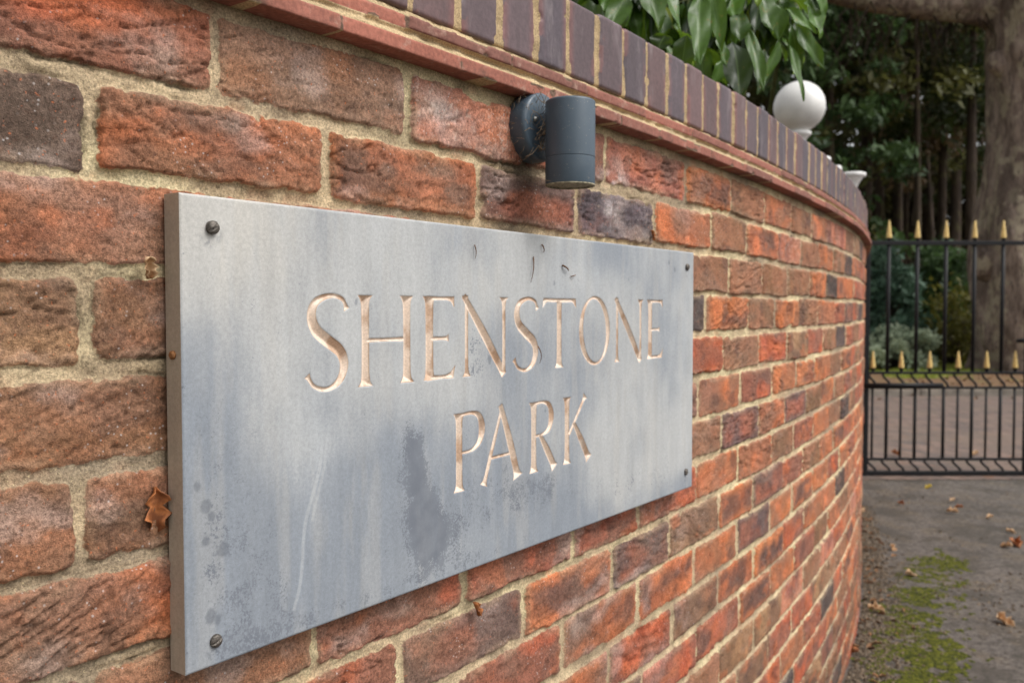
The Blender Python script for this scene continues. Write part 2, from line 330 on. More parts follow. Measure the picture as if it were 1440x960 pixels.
# ------------------------------------------------------------------ creasing tiles and brick-on-edge coping
def sweep(sa, prof):
    """prof: list of (off,z); returns S grid, T index grid, co builder"""
    pr = np.array(prof); S = np.repeat(sa[:, None], len(pr), 1)
    return S, np.repeat(pr[None, :, 0], len(sa), 0), np.repeat(pr[None, :, 1], len(sa), 0)
def dense(pts, step):
    out = []
    for (a, b), (c, d) in zip(pts[:-1], pts[1:]):
        n = max(1, int(math.hypot(c - a, d - b) / step)); out += [(a + (c - a) * i / n, b + (d - b) * i / n) for i in range(n)]
    return out + [pts[-1]]
def build_tiles():
    # lower tile, mortar fillet, upper tile, mortar bed: one moulded band
    prof = dense([(-.002, .2600), (.020, .2600), (.0262, .2606), (.0268, .2620), (.0268, .2735), (.0262, .2750), (.0205, .2765), (.0150, .2838), (.0175, .2868), (.0192, .2875), (.0198, .289), (.0198, .2985), (.0185, .3008), (.0150, .302), (.0085, .3045), (.004, .311)], .0016)
    sa = s_samples(.0022); S, O, Z = sweep(sa, prof)
    lower = (Z < .2768); upper = (Z > .287) & (Z < .3015)
    wob = (fbm(S * 1.6, S * 0 + 1, 61, 2) - .5) * .004
    def joints(pitch, ph, seed):
        r = random.Random(seed); J = [-1.0 + ph]
        while J[-1] < 7: J.append(J[-1] + pitch + r.uniform(-.006, .006))
        return np.array(J)
    ed = np.zeros_like(S) - .01; bid = np.zeros_like(S); pop = np.zeros_like(S)
    for msk, J, zl, zh in ((lower, joints(.178, .148, 1), .2600, .2772), (upper, joints(.178, .06, 2), .2866, .302)):
        s = S[msk]; i = np.searchsorted(J, s) - 1
        r = np.random.default_rng(int(zl * 1e4)); u = r.random(len(J) + 1)
        dj = np.minimum(s - J[i], J[i + 1] - s) - .0012; dz = np.where(O[msk] > (.0262 if zl < .27 else .0196), np.minimum(Z[msk] - zl, zh - Z[msk]), np.where(Z[msk] < zl + .004, .004, zh - Z[msk]))
        ed[msk] = np.minimum(dj, dz + .0004) + (fbm(s * 90, Z[msk] * 90, 65, 3) - .5) * .0048 - ss(.72, .88, vn(s * 34, Z[msk] * 70, 64)) * .006; bid[msk] = u[i]; pop[msk] = (u[i] - .5) * .004
    c1, c2 = np.array(srgb(156, 98, 82)), np.array(srgb(124, 84, 74))
    mcj = np.array(srgb(104, 82, 68))
    bc = (c1 + (c2 - c1) * bid[..., None]) * (.85 + .3 * fbm(S * 20, Z * 60, 66, 3))[..., None]
    f = ss(-.0008, .0012, ed)
    off = O + f * (pop + (fbm(S * 40, Z * 60, 67, 3) - .5) * .0012) + (1 - f) * ((fbm(S * 60, Z * 120, 68, 4) - .5) * .006 - .001 * (lower | upper))
    mc = np.array(srgb(182, 160, 124)) * (.6 + .7 * fbm(S * 25, Z * 90, 69, 4))[..., None]
    mc = np.where((((Z > .2612) & (Z < .2745)) | ((Z > .2885) & (Z < .3)))[..., None], mcj, mc)
    return grid_mesh('creasing_tiles', wpt(S, off, Z + wob), {'ed': ed, 'wh': np.zeros_like(S) + .1}, {'bc': bc, 'mc': mc})
def mat_tile():
    s = NT('fired_clay_tile'); ed = s.attr('ed'); bc = s.attr('bc', True); mc = s.attr('mc', True)
    mid = s.noise(220, 4, .6); v = s.mr(mid, .3, .7, .8, 1.15)
    b = s.mix(1., bc, s.grey(v), 'MULTIPLY'); b = s.mix(s.mr(s.noise(40, 6, .7), .54, .72, 0, .5), b, srgb(186, 160, 142)); b = s.mix(s.mr(s.noise(24, 6, .75), .54, .68, 0, .6), b, srgb(92, 70, 60))
    m = s.mix(1., mc, s.grey(s.mr(s.noise(480, 4, .7), .25, .75, .5, 1.35)), 'MULTIPLY')
    e = s.math('ADD', ed, s.math('MULTIPLY', s.math('SUBTRACT', mid, .5), .002))
    return s.fin(s.mix(s.mr(e, -.0003, .0008), m, b), .85, s.bump(s.math('ADD', mid, s.noise(900)), .4, .0008), .3)
M_TILE = mat_tile()
link('creasing_tiles', build_tiles(), M_TILE, wall)
def build_coping():
    r_ = .004
    prof = dense([(.004, .3095), (.0075, .3105), (.0085, .3135), (.0085, .4065), (.0068, .4105), (.0030, .4120)], .0022) + dense([(-.002, .4124), (-.21, .4124), (-.222, .402), (-.222, .30)], .02)[0:]
    sa = s_samples(.0022); S, O, Z = sweep(sa, prof)
    J = [-.85]; r = random.Random(3)
    meas = [.230, .3075, .3855, .4600, .5380, .6155, .6940, .7710, .8490]
    J = list(meas)
    while J[0] > -.9: J.insert(0, J[0] - .0765 + r.uniform(-.002, .002))
    while J[-1] < S_END + .2: J.append(J[-1] + .0768 + r.uniform(-.003, .003))
    J = np.array(J); jw = np.array([r.uniform(.0038, .0066) for _ in J])
    i = np.searchsorted(J, S) - 1; u = np.random.default_rng(8).random((len(J), 4))
    lean = (u[i, 0] - .5) * .03 * (Z - .36)
    d = np.minimum(S - J[i] - jw[i] + lean, J[i + 1] - S - jw[i + 1] - lean)
    ed = d + (fbm(S * 80, Z * 60 + O * 50, 71, 3) - .5) * .0030 - ss(.76, .9, vn(S * 60, Z * 60, 78)) * .004
    ed = np.minimum(ed, (Z - .3092) * 1. + (O < -.01) * 1. )
    f = ss(-.0006, .0012, ed)
    dark = np.array([srgb(86, 70, 73), srgb(78, 66, 71), srgb(92, 70, 70), srgb(74, 64, 70)])
    t = (u[i, 1] * 3.99).astype(int); bc = dark[t] * (.9 + .25 * u[i, 2])[..., None]
    edgew = ss(.016, .0, d)[..., None] * .4 * (fbm(S * 30, Z * 20, 72, 3) > .45)[..., None]
    bc = bc * (1 - edgew) + np.array(srgb(140, 84, 74)) * edgew
    bc = bc * (.85 + .3 * fbm(S * 22, Z * 14, 73, 4))[..., None]
    rnd = ss(0, .003, d) * .0007
    top = (Z > .4122) & (O < .001)
    offn = f * ((u[i, 3] - .5) * .004 + rnd + (fbm(S * 30, Z * 30, 74, 3) - .5) * .0008) + (1 - f) * (-.0015 + (fbm(S * 90, Z * 80, 75, 4) - .5) * .005)
    dzt = np.where(top | (O < .0075) & (Z > .405), (f - 1) * .002 + (u[i, 2] - .5) * .003, 0) + (fbm(S * 1.5, S * 0, 61, 2) - .5) * .004
    mc = np.array(srgb(170, 147, 112)) * (.6 + .7 * fbm(S * 22, Z * 40, 76, 4))[..., None]
    return grid_mesh('coping', wpt(S, O + np.where(O > -.05, offn, 0), Z + dzt), {'ed': ed}, {'bc': bc, 'mc': mc})
def mat_blue():
    s = NT('brown_purple_engineering_brick'); ed = s.attr('ed'); bc = s.attr('bc', True); mc = s.attr('mc', True)
    mid = s.noise(160, 5, .6); b = s.mix(1., bc, s.grey(s.mr(mid, .3, .7, .85, 1.15)), 'MULTIPLY')
    b = s.mix(s.mr(s.noise(34, 5, .65, stretch=(1, 1, .3)), .52, .75, 0, .4), b, srgb(146, 134, 134)); b = s.mix(s.mr(s.noise(22, 6, .7, stretch=(1, 1, .25)), .54, .68, 0, .45), b, srgb(62, 50, 50))
    b = s.mix(s.mr(s.vor(120), .05, .12, .5, 0), b, srgb(60, 46, 46))
    m = s.mix(1., mc, s.grey(s.mr(s.noise(480, 4, .7), .25, .75, .45, 1.4)), 'MULTIPLY')
    e = s.math('ADD', ed, s.math('MULTIPLY', s.math('SUBTRACT', s.noise(320, 3), .5), .002))
    f = s.mr(e, -.0003, .0008)
    return s.fin(s.mix(f, m, b), s.mr(f, 0, 1, .95, .55), s.bump(s.math('ADD', mid, s.math('MULTIPLY', s.noise(800), .4)), .35, .0008), .4)
link('coping', build_coping(), mat_blue(), wall)

# ------------------------------------------------------------------ the engraved sign
PA = np.array([-.26199, .70929]); PW, PH, PT = .9503, .3863, .021
PD = np.array([.590259, .807214]); PN = np.array([PD[1], -PD[0]]); PZ = .0912
def pp(u, v, off=0.):
    u, v, off = np.broadcast_arrays(np.asarray(u, float), np.asarray(v, float), np.asarray(off, float))
    return np.stack([PA[0] + PD[0] * u + PN[0] * off, PA[1] + PD[1] * u + PN[1] * off, EYE + PZ - v], -1)
def cat(pts, n=14):
    p = np.array(pts, float); p = np.vstack([2 * p[0] - p[1], p, 2 * p[-1] - p[-2]]); out = []
    for i in range(1, len(p) - 2):
        t = np.linspace(0, 1, n, endpoint=False)[:, None]; a, b, c, d = p[i - 1], p[i], p[i + 1], p[i + 2]
        out.append(.5 * (2 * b + (c - a) * t + (2 * a - 5 * b + 4 * c - d) * t ** 2 + (3 * b - a - 3 * c + d) * t ** 3))
    return np.vstack(out + [p[-2][None]])
def stroke(pts, ws, w0=0, w1=0, fl=6., curve=True):
    """outline polygon of a stroke: ws widths at pts, w0/w1 flare widths at the ends (serifs)"""
    q = cat([(*p, w) for p, w in zip(pts, ws)]) if curve else cat([(*p, w) for p, w in zip(pts, ws)], 14)
    c, wd = q[:, :2], q[:, 2]; L = np.concatenate([[0], np.cumsum(np.hypot(*np.diff(c, axis=0).T))])
    nL = np.unique(np.concatenate([np.linspace(0, L[-1], 50), np.linspace(0, min(14, L[-1]), 12), L[-1] - np.linspace(0, min(14, L[-1]), 12)]))
    c = np.stack([np.interp(nL, L, c[:, 0]), np.interp(nL, L, c[:, 1])], 1); wd = np.interp(nL, L, wd); L = nL
    if w0: wd = wd + max(w0 - wd[0], 0) * np.exp(-L / fl * 2)
    if w1: wd = wd + max(w1 - wd[-1], 0) * np.exp(-(L[-1] - L) / fl * 2)
    t = np.gradient(c, axis=0); t /= np.linalg.norm(t, axis=1)[:, None]; n = np.stack([-t[:, 1], t[:, 0]], 1)
    return np.vstack([c + n * wd[:, None] / 2, (c - n * wd[:, None] / 2)[::-1]])
def stem(x, y0, y1, w, a, b, x2=None): return stroke([(x, y0), ((x + (x2 or x)) / 2, (y0 + y1) / 2), (x2 or x, y1)], [w, w * .93, w], a, b)
def pdist(poly, X, Y):
    d = np.full(X.shape, 1e9); ins = np.zeros(X.shape, int); n = len(poly)
    for i in range(n):
        (x0, y0), (x1, y1) = poly[i], poly[(i + 1) % n]; ex, ey = x1 - x0, y1 - y0; l2 = ex * ex + ey * ey + 1e-12
        t = np.clip(((X - x0) * ex + (Y - y0) * ey) / l2, 0, 1); d = np.minimum(d, (X - x0 - t * ex) ** 2 + (Y - y0 - t * ey) ** 2)
        up = (y0 <= Y) & (y1 > Y) & (ex * (Y - y0) - (X - x0) * ey > 0); dn = (y0 > Y) & (y1 <= Y) & (ex * (Y - y0) - (X - x0) * ey < 0)
        ins += up.astype(int) - dn.astype(int)
    d = np.sqrt(d); return np.where(ins != 0, -d, d)
def ell(cx, cy, rx, ry, tilt=0):
    t = np.linspace(0, 2 * np.pi, 72, endpoint=False); return np.stack([cx + rx * np.cos(t) * math.cos(tilt) - ry * np.sin(t) * math.sin(tilt), cy + rx * np.cos(t) * math.sin(tilt) + ry * np.sin(t) * math.cos(tilt)], 1)
T, Bt, T2, B2 = 78, 168, 207, 295.5
def g_S(x): return [stroke([(x + 51, 93), (x + 45, 82.5), (x + 30, 79.5), (x + 13, 85), (x + 7, 97), (x + 12, 111), (x + 27, 122), (x + 42, 132), (x + 47, 145), (x + 41, 159), (x + 26, 166.5), (x + 10, 163), (x + 1, 152)], [3, 5, 5.5, 9, 12, 13, 13.5, 13, 12, 9, 5.5, 5, 3], 11, 11, 7)]
def g_H(x): return [stem(x + 12, T, Bt, 12, 26, 27), stem(x + 71, T, Bt, 12.5, 26, 27), stroke([(x + 12, 122.5), (x + 40, 122.5), (x + 71, 122.5)], [5.5, 4.6, 5.5])]
def tri(*p): return np.array(p, float)
def g_E(x): return [stem(x + 15, T, Bt, 14, 27, 24), stroke([(x + 10, 80.6), (x + 35, 80.6), (x + 56, 80.2)], [6, 4.6, 4.6]), tri((x + 56.5, 78), (x + 57, 93), (x + 50, 84.5), (x + 40, 82), (x + 42, 78)),
    stroke([(x + 15, 123.5), (x + 34, 123.5), (x + 47, 123.5)], [5.5, 4.6, 4.6], 0, 13, 5), stroke([(x + 10, 165.2), (x + 35, 165.2), (x + 54, 165)], [7, 5, 5]), tri((x + 55, 168), (x + 59, 151), (x + 50, 160), (x + 38, 163.5), (x + 40, 168))]
def g_N(x): return [stem(x + 8.5, 84, Bt, 7, 0, 20), stroke([(x + 3, 77), (x + 42, 123), (x + 79, 170)], [9, 13, 11]), stem(x + 78, T, Bt - 1, 7.5, 24, 0), tri((x - 2, 77), (x + 12, 76.5), (x + 12, 88))]
def g_T(x): return [stem(x + 37, 80, Bt, 12.5, 0, 25), stroke([(x + 2, 80.8), (x + 38, 81.2), (x + 75, 80.8)], [5, 6, 5]), tri((x, 78), (x - 2, 93), (x + 7, 84.5), (x + 18, 82), (x + 14, 78)), tri((x + 77, 78), (x + 79, 93), (x + 70, 84.5), (x + 59, 82), (x + 63, 78))]
def bowl(x, ym): return stroke([(x + 2, 210), (x + 22, 208.8), (x + 36, 214), (x + 41, 228), (x + 36, 243), (x + 22, ym), (x + 4, ym + 1)], [5, 5, 9, 12.5, 9, 5, 4])
GLY = [('S', g_S(127)), ('H', g_H(190)), ('E', g_E(281)), ('N', g_N(350)), ('S', g_S(447)), ('T', g_T(510)), ('O', None), ('N', g_N(689)), ('E', g_E(783)),
    ('P', [stem(345, T2, B2, 12.5, 26, 25), bowl(345, 251)]),
    ('A', [stroke([(425.5, 205), (407, 250), (389, B2)], [5, 7, 7], 0, 21), stroke([(421, 204), (440, 250), (456, B2)], [9, 12.5, 12.5], 0, 26), stroke([(403, 265), (425, 264.6), (444, 264)], [4.6, 4.6, 4.6])]),
    ('R', [stem(490, T2, B2, 12.5, 26, 25), bowl(488, 249), stroke([(503, 249), (520, 271), (537, B2)], [7, 12, 11], 0, 19)]),
    ('K', [stem(566, T2, B2, 12.5, 25, 26), stroke([(571, 257), (592, 232), (612, T2 + 1)], [6, 6, 6], 0, 17), stroke([(582, 242), (602, 268), (621, B2)], [7, 12, 12], 0, 21)])]
def build_sign():
    root = empty('name_sign', tuple(pp(PW / 2, PH, -PT)), 'thick grey stone sign engraved SHENSTONE PARK screwed to the brick wall', 'sign')
    us = np.arange(0, PW + 1e-6, PW / 1060); vs = np.arange(0, PH + 1e-6, PH / 432)
    U, V = np.meshgrid(us, vs, indexing='ij'); sdf = np.full(U.shape, .03); gid = np.full(U.shape, -1)
    for k, (ch, polys) in enumerate(GLY):
        if polys is None: o_, i_ = ell(636, 121.8, 41, 47.5, R_(0)), ell(636, 121.8, 29.5, 42.6, R_(-7)); allp = o_
        else: allp = np.vstack(polys)
        x0, y0 = allp.min(0) / 1000 - .008; x1, y1 = allp.max(0) / 1000 + .008
        a, b = np.searchsorted(us, [x0, x1]); c, d = np.searchsorted(vs, [y0, y1]); X, Y = U[a:b, c:d] * 1000, V[a:b, c:d] * 1000
        if polys is None: q = np.maximum(pdist(o_, X, Y), -pdist(i_, X, Y))
        else: q = np.min([pdist(p, X, Y) for p in polys], 0)
        q = q / 1000; s_ = sdf[a:b, c:d]; g_ = gid[a:b, c:d]; m = q < s_; s_[m] = q[m]; g_[m & (q < .0011)] = k
    sdfn = sdf + (fbm(U * 160, V * 160, 81, 2) - .5) * .0004
    dep = np.minimum(np.maximum(-sdfn - .0002, 0) * .85, .0055)
    border = np.minimum(np.minimum(U, PW - U), np.minimum(V, PH - V)); dep = dep + np.maximum(.0012 - border, 0) * .8
    dep = dep + (fbm(U * 25, V * 25, 82, 3) - .5) * .0003
    # weathering masks -------------------------------------------------
    def g(cu, cv, ru, rv): return np.exp(-((U - cu) / ru) ** 2 - ((V - cv) / rv) ** 2)
    hf = fbm(U * 260, V * 200, 91, 3); mf = fbm(U * 70, V * 45, 92, 4); st = fbm(U * 60, V * 7, 93, 4); cl = fbm(U * 9, V * 7, 94, 4)
    # flaky dark stain: region where the pale bloom has worn off
    path = .262 + (V - .2) * .22; blob = np.exp(-((U - path) / (.017 + .012 * ss(.22, .32, V))) ** 2) * ss(.195, .235, V) * (1 - ss(.345, .385, V))
    reg = blob * 1.25 + .42 * g(.325, .335, .045, .035) + .4 * g(.42, .32, .12, .028) + .30 * g(.51, .32, .05, .03) + .42 * g(.075, .33, .05, .07) + .38 * g(.025, .26, .03, .10) + .45 * g(.37, .14, .02, .035) + .35 * g(.8, .35, .2, .03) + .25 * g(.36, .275, .03, .05) + .3 * g(.43, .29, .02, .04) + .4 * g(.22, .375, .3, .012) + .3 * g(.2, .05, .1, .1)*0
    dkf = np.maximum(reg * .60 + (mf - .5) * .55, blob * .75 + (mf - .5) * .35)
    dk = ss(.45, .62, dkf) * 0
    sp = np.zeros_like(U)
    for cu, cv, r in ((.038, .291, .0062), (.021, .253, .0045), (.026, .262, .004), (.020, .281, .0035), (.024, .345, .006), (.030, .349, .004), (.012, .235, .0018), (.031, .293, .002)):
        sp = np.maximum(sp, ss(.0016, -.001, np.hypot(U - cu, (V - cv) * .8) - r * .85 + (mf - .5) * .006))
    for cu, cv in ((.0287, .0256), (.0279, .3658), (.9244, .024), (.9247, .358)): sp = np.maximum(sp, .8 * ss(.5, .7, hf) * ss(.15, .6, np.exp(-(np.hypot(U - cu, V - cv - .006) / .010) ** 2)))
    for cu, cv, r in ((.19, .085, .002), (.535, .06, .0015), (.515, .22, .0012), (.49, .13, .002), (.4, .15, .003), (.73, .05, .0015), (.86, .02, .002), (.88, .03, .003)): sp = np.maximum(sp, ss(.001, -.001, np.hypot(U - cu, (V - cv) * .6) - r + (hf - .5) * .003))
    dk = np.maximum(dk, sp)
    # pale run marks
    run = np.zeros_like(U)
    for (u0, v0, u1, v1, wd, a) in ((.147, .205, .110, .362, .0021, .7), (.152, .2, .136, .285, .0018, .55)):
        t = np.clip((V - v0) / (v1 - v0), 0, 1); cu = u0 + (u1 - u0) * t + .003 * np.sin(V * 60); run = np.maximum(run, a * ss(wd * 1.3, wd * .6, abs(U - cu)) * ss(v0 - .01, v0 + .04, V) * ss(v1 + .003, v1, V))
    pale_cloud = .7 * g(.13, .215, .035, .05) + .5 * g(.09, .09, .1, .05) * 0 + .55 * g(.6, .06, .08, .045) + .4 * g(.33, .36, .08, .03) + .45 * g(.9, .2, .05, .2)  # broad pale cloudy patches in the stone's own colour
    pale, blue, dark, bloom = (np.array(srgb(*c)) for c in ((168, 169, 169), (130, 136, 144), (96, 101, 109), (196, 197, 196)))
    warm = np.array(srgb(184, 179, 170))
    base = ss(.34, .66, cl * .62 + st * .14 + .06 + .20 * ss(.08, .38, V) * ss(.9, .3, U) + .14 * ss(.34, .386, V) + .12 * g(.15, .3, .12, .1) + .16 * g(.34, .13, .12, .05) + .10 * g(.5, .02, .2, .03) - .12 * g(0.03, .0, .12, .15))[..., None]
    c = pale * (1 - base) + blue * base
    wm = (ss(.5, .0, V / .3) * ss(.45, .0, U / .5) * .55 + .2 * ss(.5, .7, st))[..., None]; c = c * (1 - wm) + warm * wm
    c = c * (1 - np.clip(pale_cloud, 0, 1)[..., None] * .45) + bloom * np.clip(pale_cloud, 0, 1)[..., None] * .45
    dk3 = dk[..., None] * (.75 + .25 * mf[..., None]); c = c * (1 - dk3 * .7) + dark * dk3 * .7
    c = c * (1 - run[..., None] * .34) + bloom * run[..., None] * .34
    lc = np.array(srgb(218, 198, 180)); lc2 = np.array(srgb(164, 124, 90)); gf = ss(.50, .68, fbm(U * 75, V * 40, 97, 4))[..., None] * .6
    lcol = lc * (1 - gf) + lc2 * gf; gsc = ss(.6, .75, fbm(U * 90, V * 40, 98, 3))[..., None] * .35 * ss(.0, .9, U)[..., None]; lcol = lcol * (1 - gsc) + pale * gsc
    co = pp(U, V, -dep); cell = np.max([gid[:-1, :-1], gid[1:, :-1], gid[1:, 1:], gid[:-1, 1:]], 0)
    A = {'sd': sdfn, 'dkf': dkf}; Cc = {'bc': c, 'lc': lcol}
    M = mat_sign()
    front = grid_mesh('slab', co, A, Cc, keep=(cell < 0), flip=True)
    # sides and back joined to the slab
    bm = bmesh.new(); bm.from_mesh(front); la = bm.verts.layers.float_color['bc']; sl = bm.verts.layers.float['sd']
    e = .0004; f_, b_ = -.0010, -PT; sc = srgb(170, 158, 142)
    def quad(p4):
        n = 12; vsq = []
        for i in range(n + 1):
            t = i / n; a = [p4[0][k] * (1 - t) + p4[1][k] * t for k in range(3)]; b = [p4[3][k] * (1 - t) + p4[2][k] * t for k in range(3)]
            for p in (a, b):
                v = bm.verts.new(tuple(pp(*p))); v[la] = (*sc, 1); v[sl] = .03
                vsq.append(v)
        for i in range(n): bm.faces.new((vsq[2 * i], vsq[2 * i + 2], vsq[2 * i + 3], vsq[2 * i + 1])).smooth = False
    quad([(0, 0, b_), (0, PH, b_), (0, PH, f_), (0, 0, f_)]); quad([(PW, 0, f_), (PW, PH, f_), (PW, PH, b_), (PW, 0, b_)])
    quad([(0, 0, f_), (PW, 0, f_), (PW, 0, b_), (0, 0, b_)]); quad([(0, PH, b_), (PW, PH, b_), (PW, PH, f_), (0, PH, f_)])
    quad([(0, 0, b_), (PW, 0, b_), (PW, PH, b_), (0, PH, b_)])
    bmesh.ops.recalc_face_normals(bm, faces=[f for f in bm.faces if not f.smooth]); bm.to_mesh(front); bm.free()
    link('slab', front, M, root)
    for k, (ch, _) in enumerate(GLY):
        o = link('engraved_letter', grid_mesh('engraved_letter', co, A, Cc, keep=(cell == k), flip=True), M, root); o['label'] = 'letter %s cut into the stone in pale gold' % ch
    return root
def mat_sign():
    s = NT('weathered_grey_stone'); sd_ = s.attr('sd'); bc = s.attr('bc', True); lc = s.attr('lc', True)
    grain = s.noise(1400, 2, .6); v = s.math('MULTIPLY', s.mr(grain, .3, .7, .90, 1.09), s.mr(s.noise(300, 5, .7), .3, .7, .90, 1.09))
    v = s.math('MULTIPLY', v, s.mr(s.noise(60, 5, .7, stretch=(1, 1, .12)), .3, .7, .93, 1.06))
    b = s.mix(1., bc, s.grey(v), 'MULTIPLY')
    q = s.math('ADD', s.attr('dkf'), s.math('MULTIPLY', s.math('SUBTRACT', s.noise(420, 5, .75), .5), 1.5)); q = s.math('ADD', q, s.math('MULTIPLY', s.math('SUBTRACT', s.noise(120, 4, .7), .5), .7))
    b = s.mix(s.math('MULTIPLY', s.mr(q, .30, .48, 0, .95), s.mr(s.noise(50, 4), .3, .7, .7, 1.)), b, srgb(102, 107, 116))
    b = s.mix(s.mr(s.vor(300), .03, .07, .3, 0), b, srgb(120, 124, 130))
    l = s.mix(1., lc, s.grey(s.mr(s.noise(500, 4, .6), .3, .7, .85, 1.1)), 'MULTIPLY')
    l = s.mix(s.math('MULTIPLY', s.mr(sd_, -.0019, -.0007), s.mr(s.noise(70, 4), .35, .6, .15, .85)), l, srgb(140, 102, 66))
    c = s.mix(s.mr(sd_, -.0010, -.0003), l, b)
    return s.fin(c, s.mr(s.noise(40, 3), .3, .7, .42, .62), s.bump(s.math('ADD', grain, s.noise(300, 4)), .12, .0005), .45)
SIGN = build_sign()
M_SCREW = mat_simple('tarnished_metal', srgb(96, 90, 84), .55, .5, .4, 300, .6, 500, .6)
def lathe(prof, n=40, cap=True):
    bm = bmesh.new(); rings = []
    for r, z in prof:
        rings.append([bm.verts.new((r * math.cos(2 * math.pi * i / n), r * math.sin(2 * math.pi * i / n), z)) for i in range(n)])
    for a, b in zip(rings[:-1], rings[1:]):
        for i in range(n): f = bm.faces.new((a[i], a[(i + 1) % n], b[(i + 1) % n], b[i])); f.smooth = True
    if cap: bm.faces.new(rings[0][::-1]); bm.faces.new(rings[-1])
    return bm
def bm_obj(name, bm, mat, parent=None, M=None, auto=None):
    if M is not None: bm.transform(M)
    bmesh.ops.recalc_face_normals(bm, faces=bm.faces[:])
    me = bpy.data.meshes.new(name); bm.to_mesh(me); bm.free()
    if auto: 
        for p in me.polygons: p.use_smooth = True
        me.set_sharp_from_angle(angle=R_(auto))
    return link(name, me, mat, parent)
def frame(o, zax, xax=(0, 0, 1)):
    z = Vector(zax).normalized(); x = Vector(xax); x = (x - z * x.dot(z)).normalized(); y = z.cross(x)
    M = Matrix((x, y, z)).transposed().to_4x4(); M.translation = Vector(o); return M
PN3 = (PN[0], PN[1], 0)
def add_screws():
    for u, v, a, pr in ((.0287, .0256, 40, .0030), (.0279, .3658, 20, .0012), (.9244, .0245, 70, .001), (.9247, .358, 10, .001)):
        r = .0056; bm = lathe([(r * .96, -.004), (r, .0), (r * .96, .0012), (r * .72, .0024), (r * .3, .003), (.0001, .0031)], 28)
        # slot: push the band of vertices across the head down
        bmesh.ops.subdivide_edges(bm, edges=bm.edges[:], cuts=2, use_grid_fill=True)
        for vt in bm.verts:
            if abs(vt.co.x) < .0009 and vt.co.z > 0: vt.co.z = -.0004
        bmesh.ops.rotate(bm, verts=bm.verts, cent=(0, 0, 0), matrix=Matrix.Rotation(R_(a), 3, 'Z'))
        bm_obj('screw', bm, M_SCREW, SIGN, frame(pp(u, v, pr - .0002), PN3))
add_screws()
# small rusty fixing seen in the slab's left edge
bm = lathe([(.0035, 0), (.0035, .002), (.002, .0032)], 16); bm_obj('side_plug', bm, mat_simple('rusty_plug', srgb(140, 96, 60), .8, .3, .4, 400), SIGN, frame(pp(0.0, .1285, -.011), (-PD[0], -PD[1], 0)))

# ------------------------------------------------------------------ wall light
def tube(pts, rad, n=8, bm=None, caps=True):
    bm = bm or bmesh.new(); pts = [Vector(p) for p in pts]; rings = []
    rad = rad if isinstance(rad, (list, tuple)) else [rad] * len(pts); up = Vector((.13, .21, .97)); prev = None
    for i, p in enumerate(pts):
        t = (pts[min(i + 1, len(pts) - 1)] - pts[max(i - 1, 0)]).normalized()
        x = (prev if prev else up).copy(); x = x - t * x.dot(t)
        if x.length < 1e-4: x = Vector((1, 0, 0)) - t * t.x
        x.normalize(); prev = x; y = t.cross(x)
        rings.append([bm.verts.new(p + (x * math.cos(a) + y * math.sin(a)) * rad[i]) for a in [2 * math.pi * k / n for k in range(n)]])
    for a, b in zip(rings[:-1], rings[1:]):
        for i in range(n): f = bm.faces.new((a[i], a[(i + 1) % n], b[(i + 1) % n], b[i])); f.smooth = True
    if caps and n > 2: bm.faces.new(rings[0][::-1]); bm.faces.new(rings[-1])
    return bm
def mat_lamp():
    s = NT('slate_grey_powder_coat'); n = s.noise(55, 5, .6)
    c = s.mix(s.mr(n, .45, .75, 0, .25), srgb(66, 80, 92), srgb(92, 104, 112)); c = s.mix(s.mr(s.vor(160), .04, .09, .55, 0), c, srgb(160, 160, 150))
    c = s.mix(s.mr(s.noise(300, 2), .66, .76, 0, .4), c, srgb(140, 138, 128))
    return s.fin(c, s.mr(n, .3, .7, .38, .55), s.bump(s.noise(900, 2), .1, .0003), .5)
M_LAMP = mat_lamp()
SL = .372
